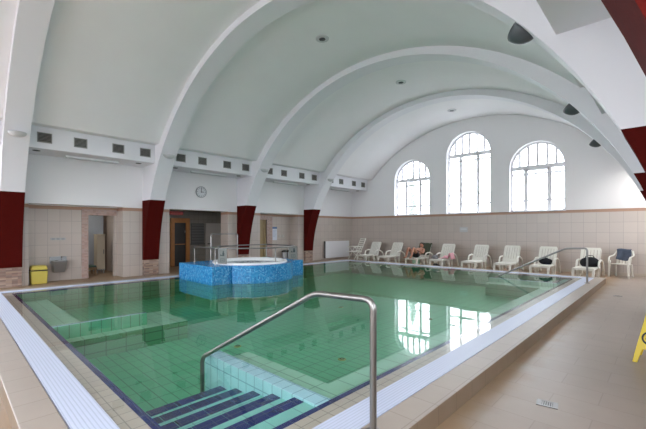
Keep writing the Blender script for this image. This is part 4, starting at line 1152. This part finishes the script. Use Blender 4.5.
# ------------------------------------------------------------------ light, sky, lens
SKY = 2.7
w = bpy.data.worlds.new('sky'); SC.world = w; w.use_nodes = True
bg = w.node_tree.nodes['Background']; bg.inputs['Color'].default_value = (.87, .92, 1.0, 1); bg.inputs['Strength'].default_value = SKY
def portal(c, h, sp, y, s, SILL=SILL):
    l = bpy.data.lights.new('window_portal', 'AREA'); l.shape = 'RECTANGLE'; l.size = 2*h; l.size_y = sp+h-SILL
    l.cycles.is_portal = True
    o = bpy.data.objects.new('window_portal', l); COL.objects.link(o)
    o.location = (c, y, (SILL+sp+h)/2); o.rotation_euler = (PI/2*(-1 if s > 0 else 1), 0, 0)
    # light shines along local -Z: into the hall
    o.rotation_euler = (-PI/2, 0, 0) if s > 0 else (PI/2, 0, 0)
for c, h, sp in WINS:
    portal(c, h, sp, Y1+.36, 1)
for c, h, sp in NWINS: portal(c, h, sp, Y0-.36, -1, NSILL)
def side_portal(y0, y1, x, WZ0, WZ1, sgn):
    l = bpy.data.lights.new('window_portal', 'AREA'); l.shape = 'RECTANGLE'; l.size = WZ1-WZ0; l.size_y = y1-y0; l.cycles.is_portal = True
    o = bpy.data.objects.new('window_portal', l); COL.objects.link(o); o.location = (x+(.32 if sgn > 0 else -.18), (y0+y1)/2, (WZ0+WZ1)/2); o.rotation_euler = (0, PI/2*sgn, 0)
for q in SIDEW: side_portal(*q, 1)
for q in SIDEL: side_portal(*q, -1)
def lamp(name, loc, size, power, col=(1, .93, .82)):
    l = bpy.data.lights.new(name, 'AREA'); l.size = size; l.energy = power; l.color = col
    o = bpy.data.objects.new(name, l); COL.objects.link(o); o.location = loc
# unseen strip lights added under the deck side beam to brighten the deck
STRIP = 9
for k, (y, L) in enumerate(((-4.4, 2.6), (-.9, 2.6), (12.7, 2.4))):
    root = empty('ceiling_strip_light', (-.30, y, BEAM0), 'unseen white strip light added under the deck side beam as fill', 'strip light', 'added strip lights over the deck')
    MB().box(-.06, .06, -L/2, L/2, -.04, 0).build('housing', M['white_gloss'], root)
    l = bpy.data.lights.new('added_strip_glow', 'AREA'); l.shape = 'RECTANGLE'; l.size = .11; l.size_y = L-.05; l.energy = STRIP; l.color = (1, .97, .93)
    o = bpy.data.objects.new('added_strip_glow', l); COL.objects.link(o); o.location = (-.30, y, BEAM0-.045)
lamp('shower_room_fill', (-13.4, 2.6, 2.28), .5, 2.2)  # unseen lamp added to brighten the room behind the doorway

cam = bpy.data.cameras.new('camera'); co = bpy.data.objects.new('camera', cam); COL.objects.link(co)
co.location = (0, 0, 1.38); co.rotation_euler = (PI/2, 0, math.radians(43.75))
cam.sensor_width = 36; cam.lens = 36*361/646; cam.shift_y = (230.1-214.5)/646; cam.clip_start = .02; cam.clip_end = 300
SC.camera = co
vs = SC.view_settings
SC.display_settings.display_device = 'sRGB'
vs.view_transform = 'Standard'; vs.look = 'None'; vs.gamma = 1; vs.use_curve_mapping = False; vs.exposure = 2.2
cy = SC.cycles
cy.max_bounces = 10; cy.diffuse_bounces = 6; cy.glossy_bounces = 4; cy.transparent_max_bounces = 16; cy.volume_bounces = 0
cy.caustics_reflective = False; cy.caustics_refractive = False; cy.sample_clamp_indirect = 6; cy.use_denoising = True
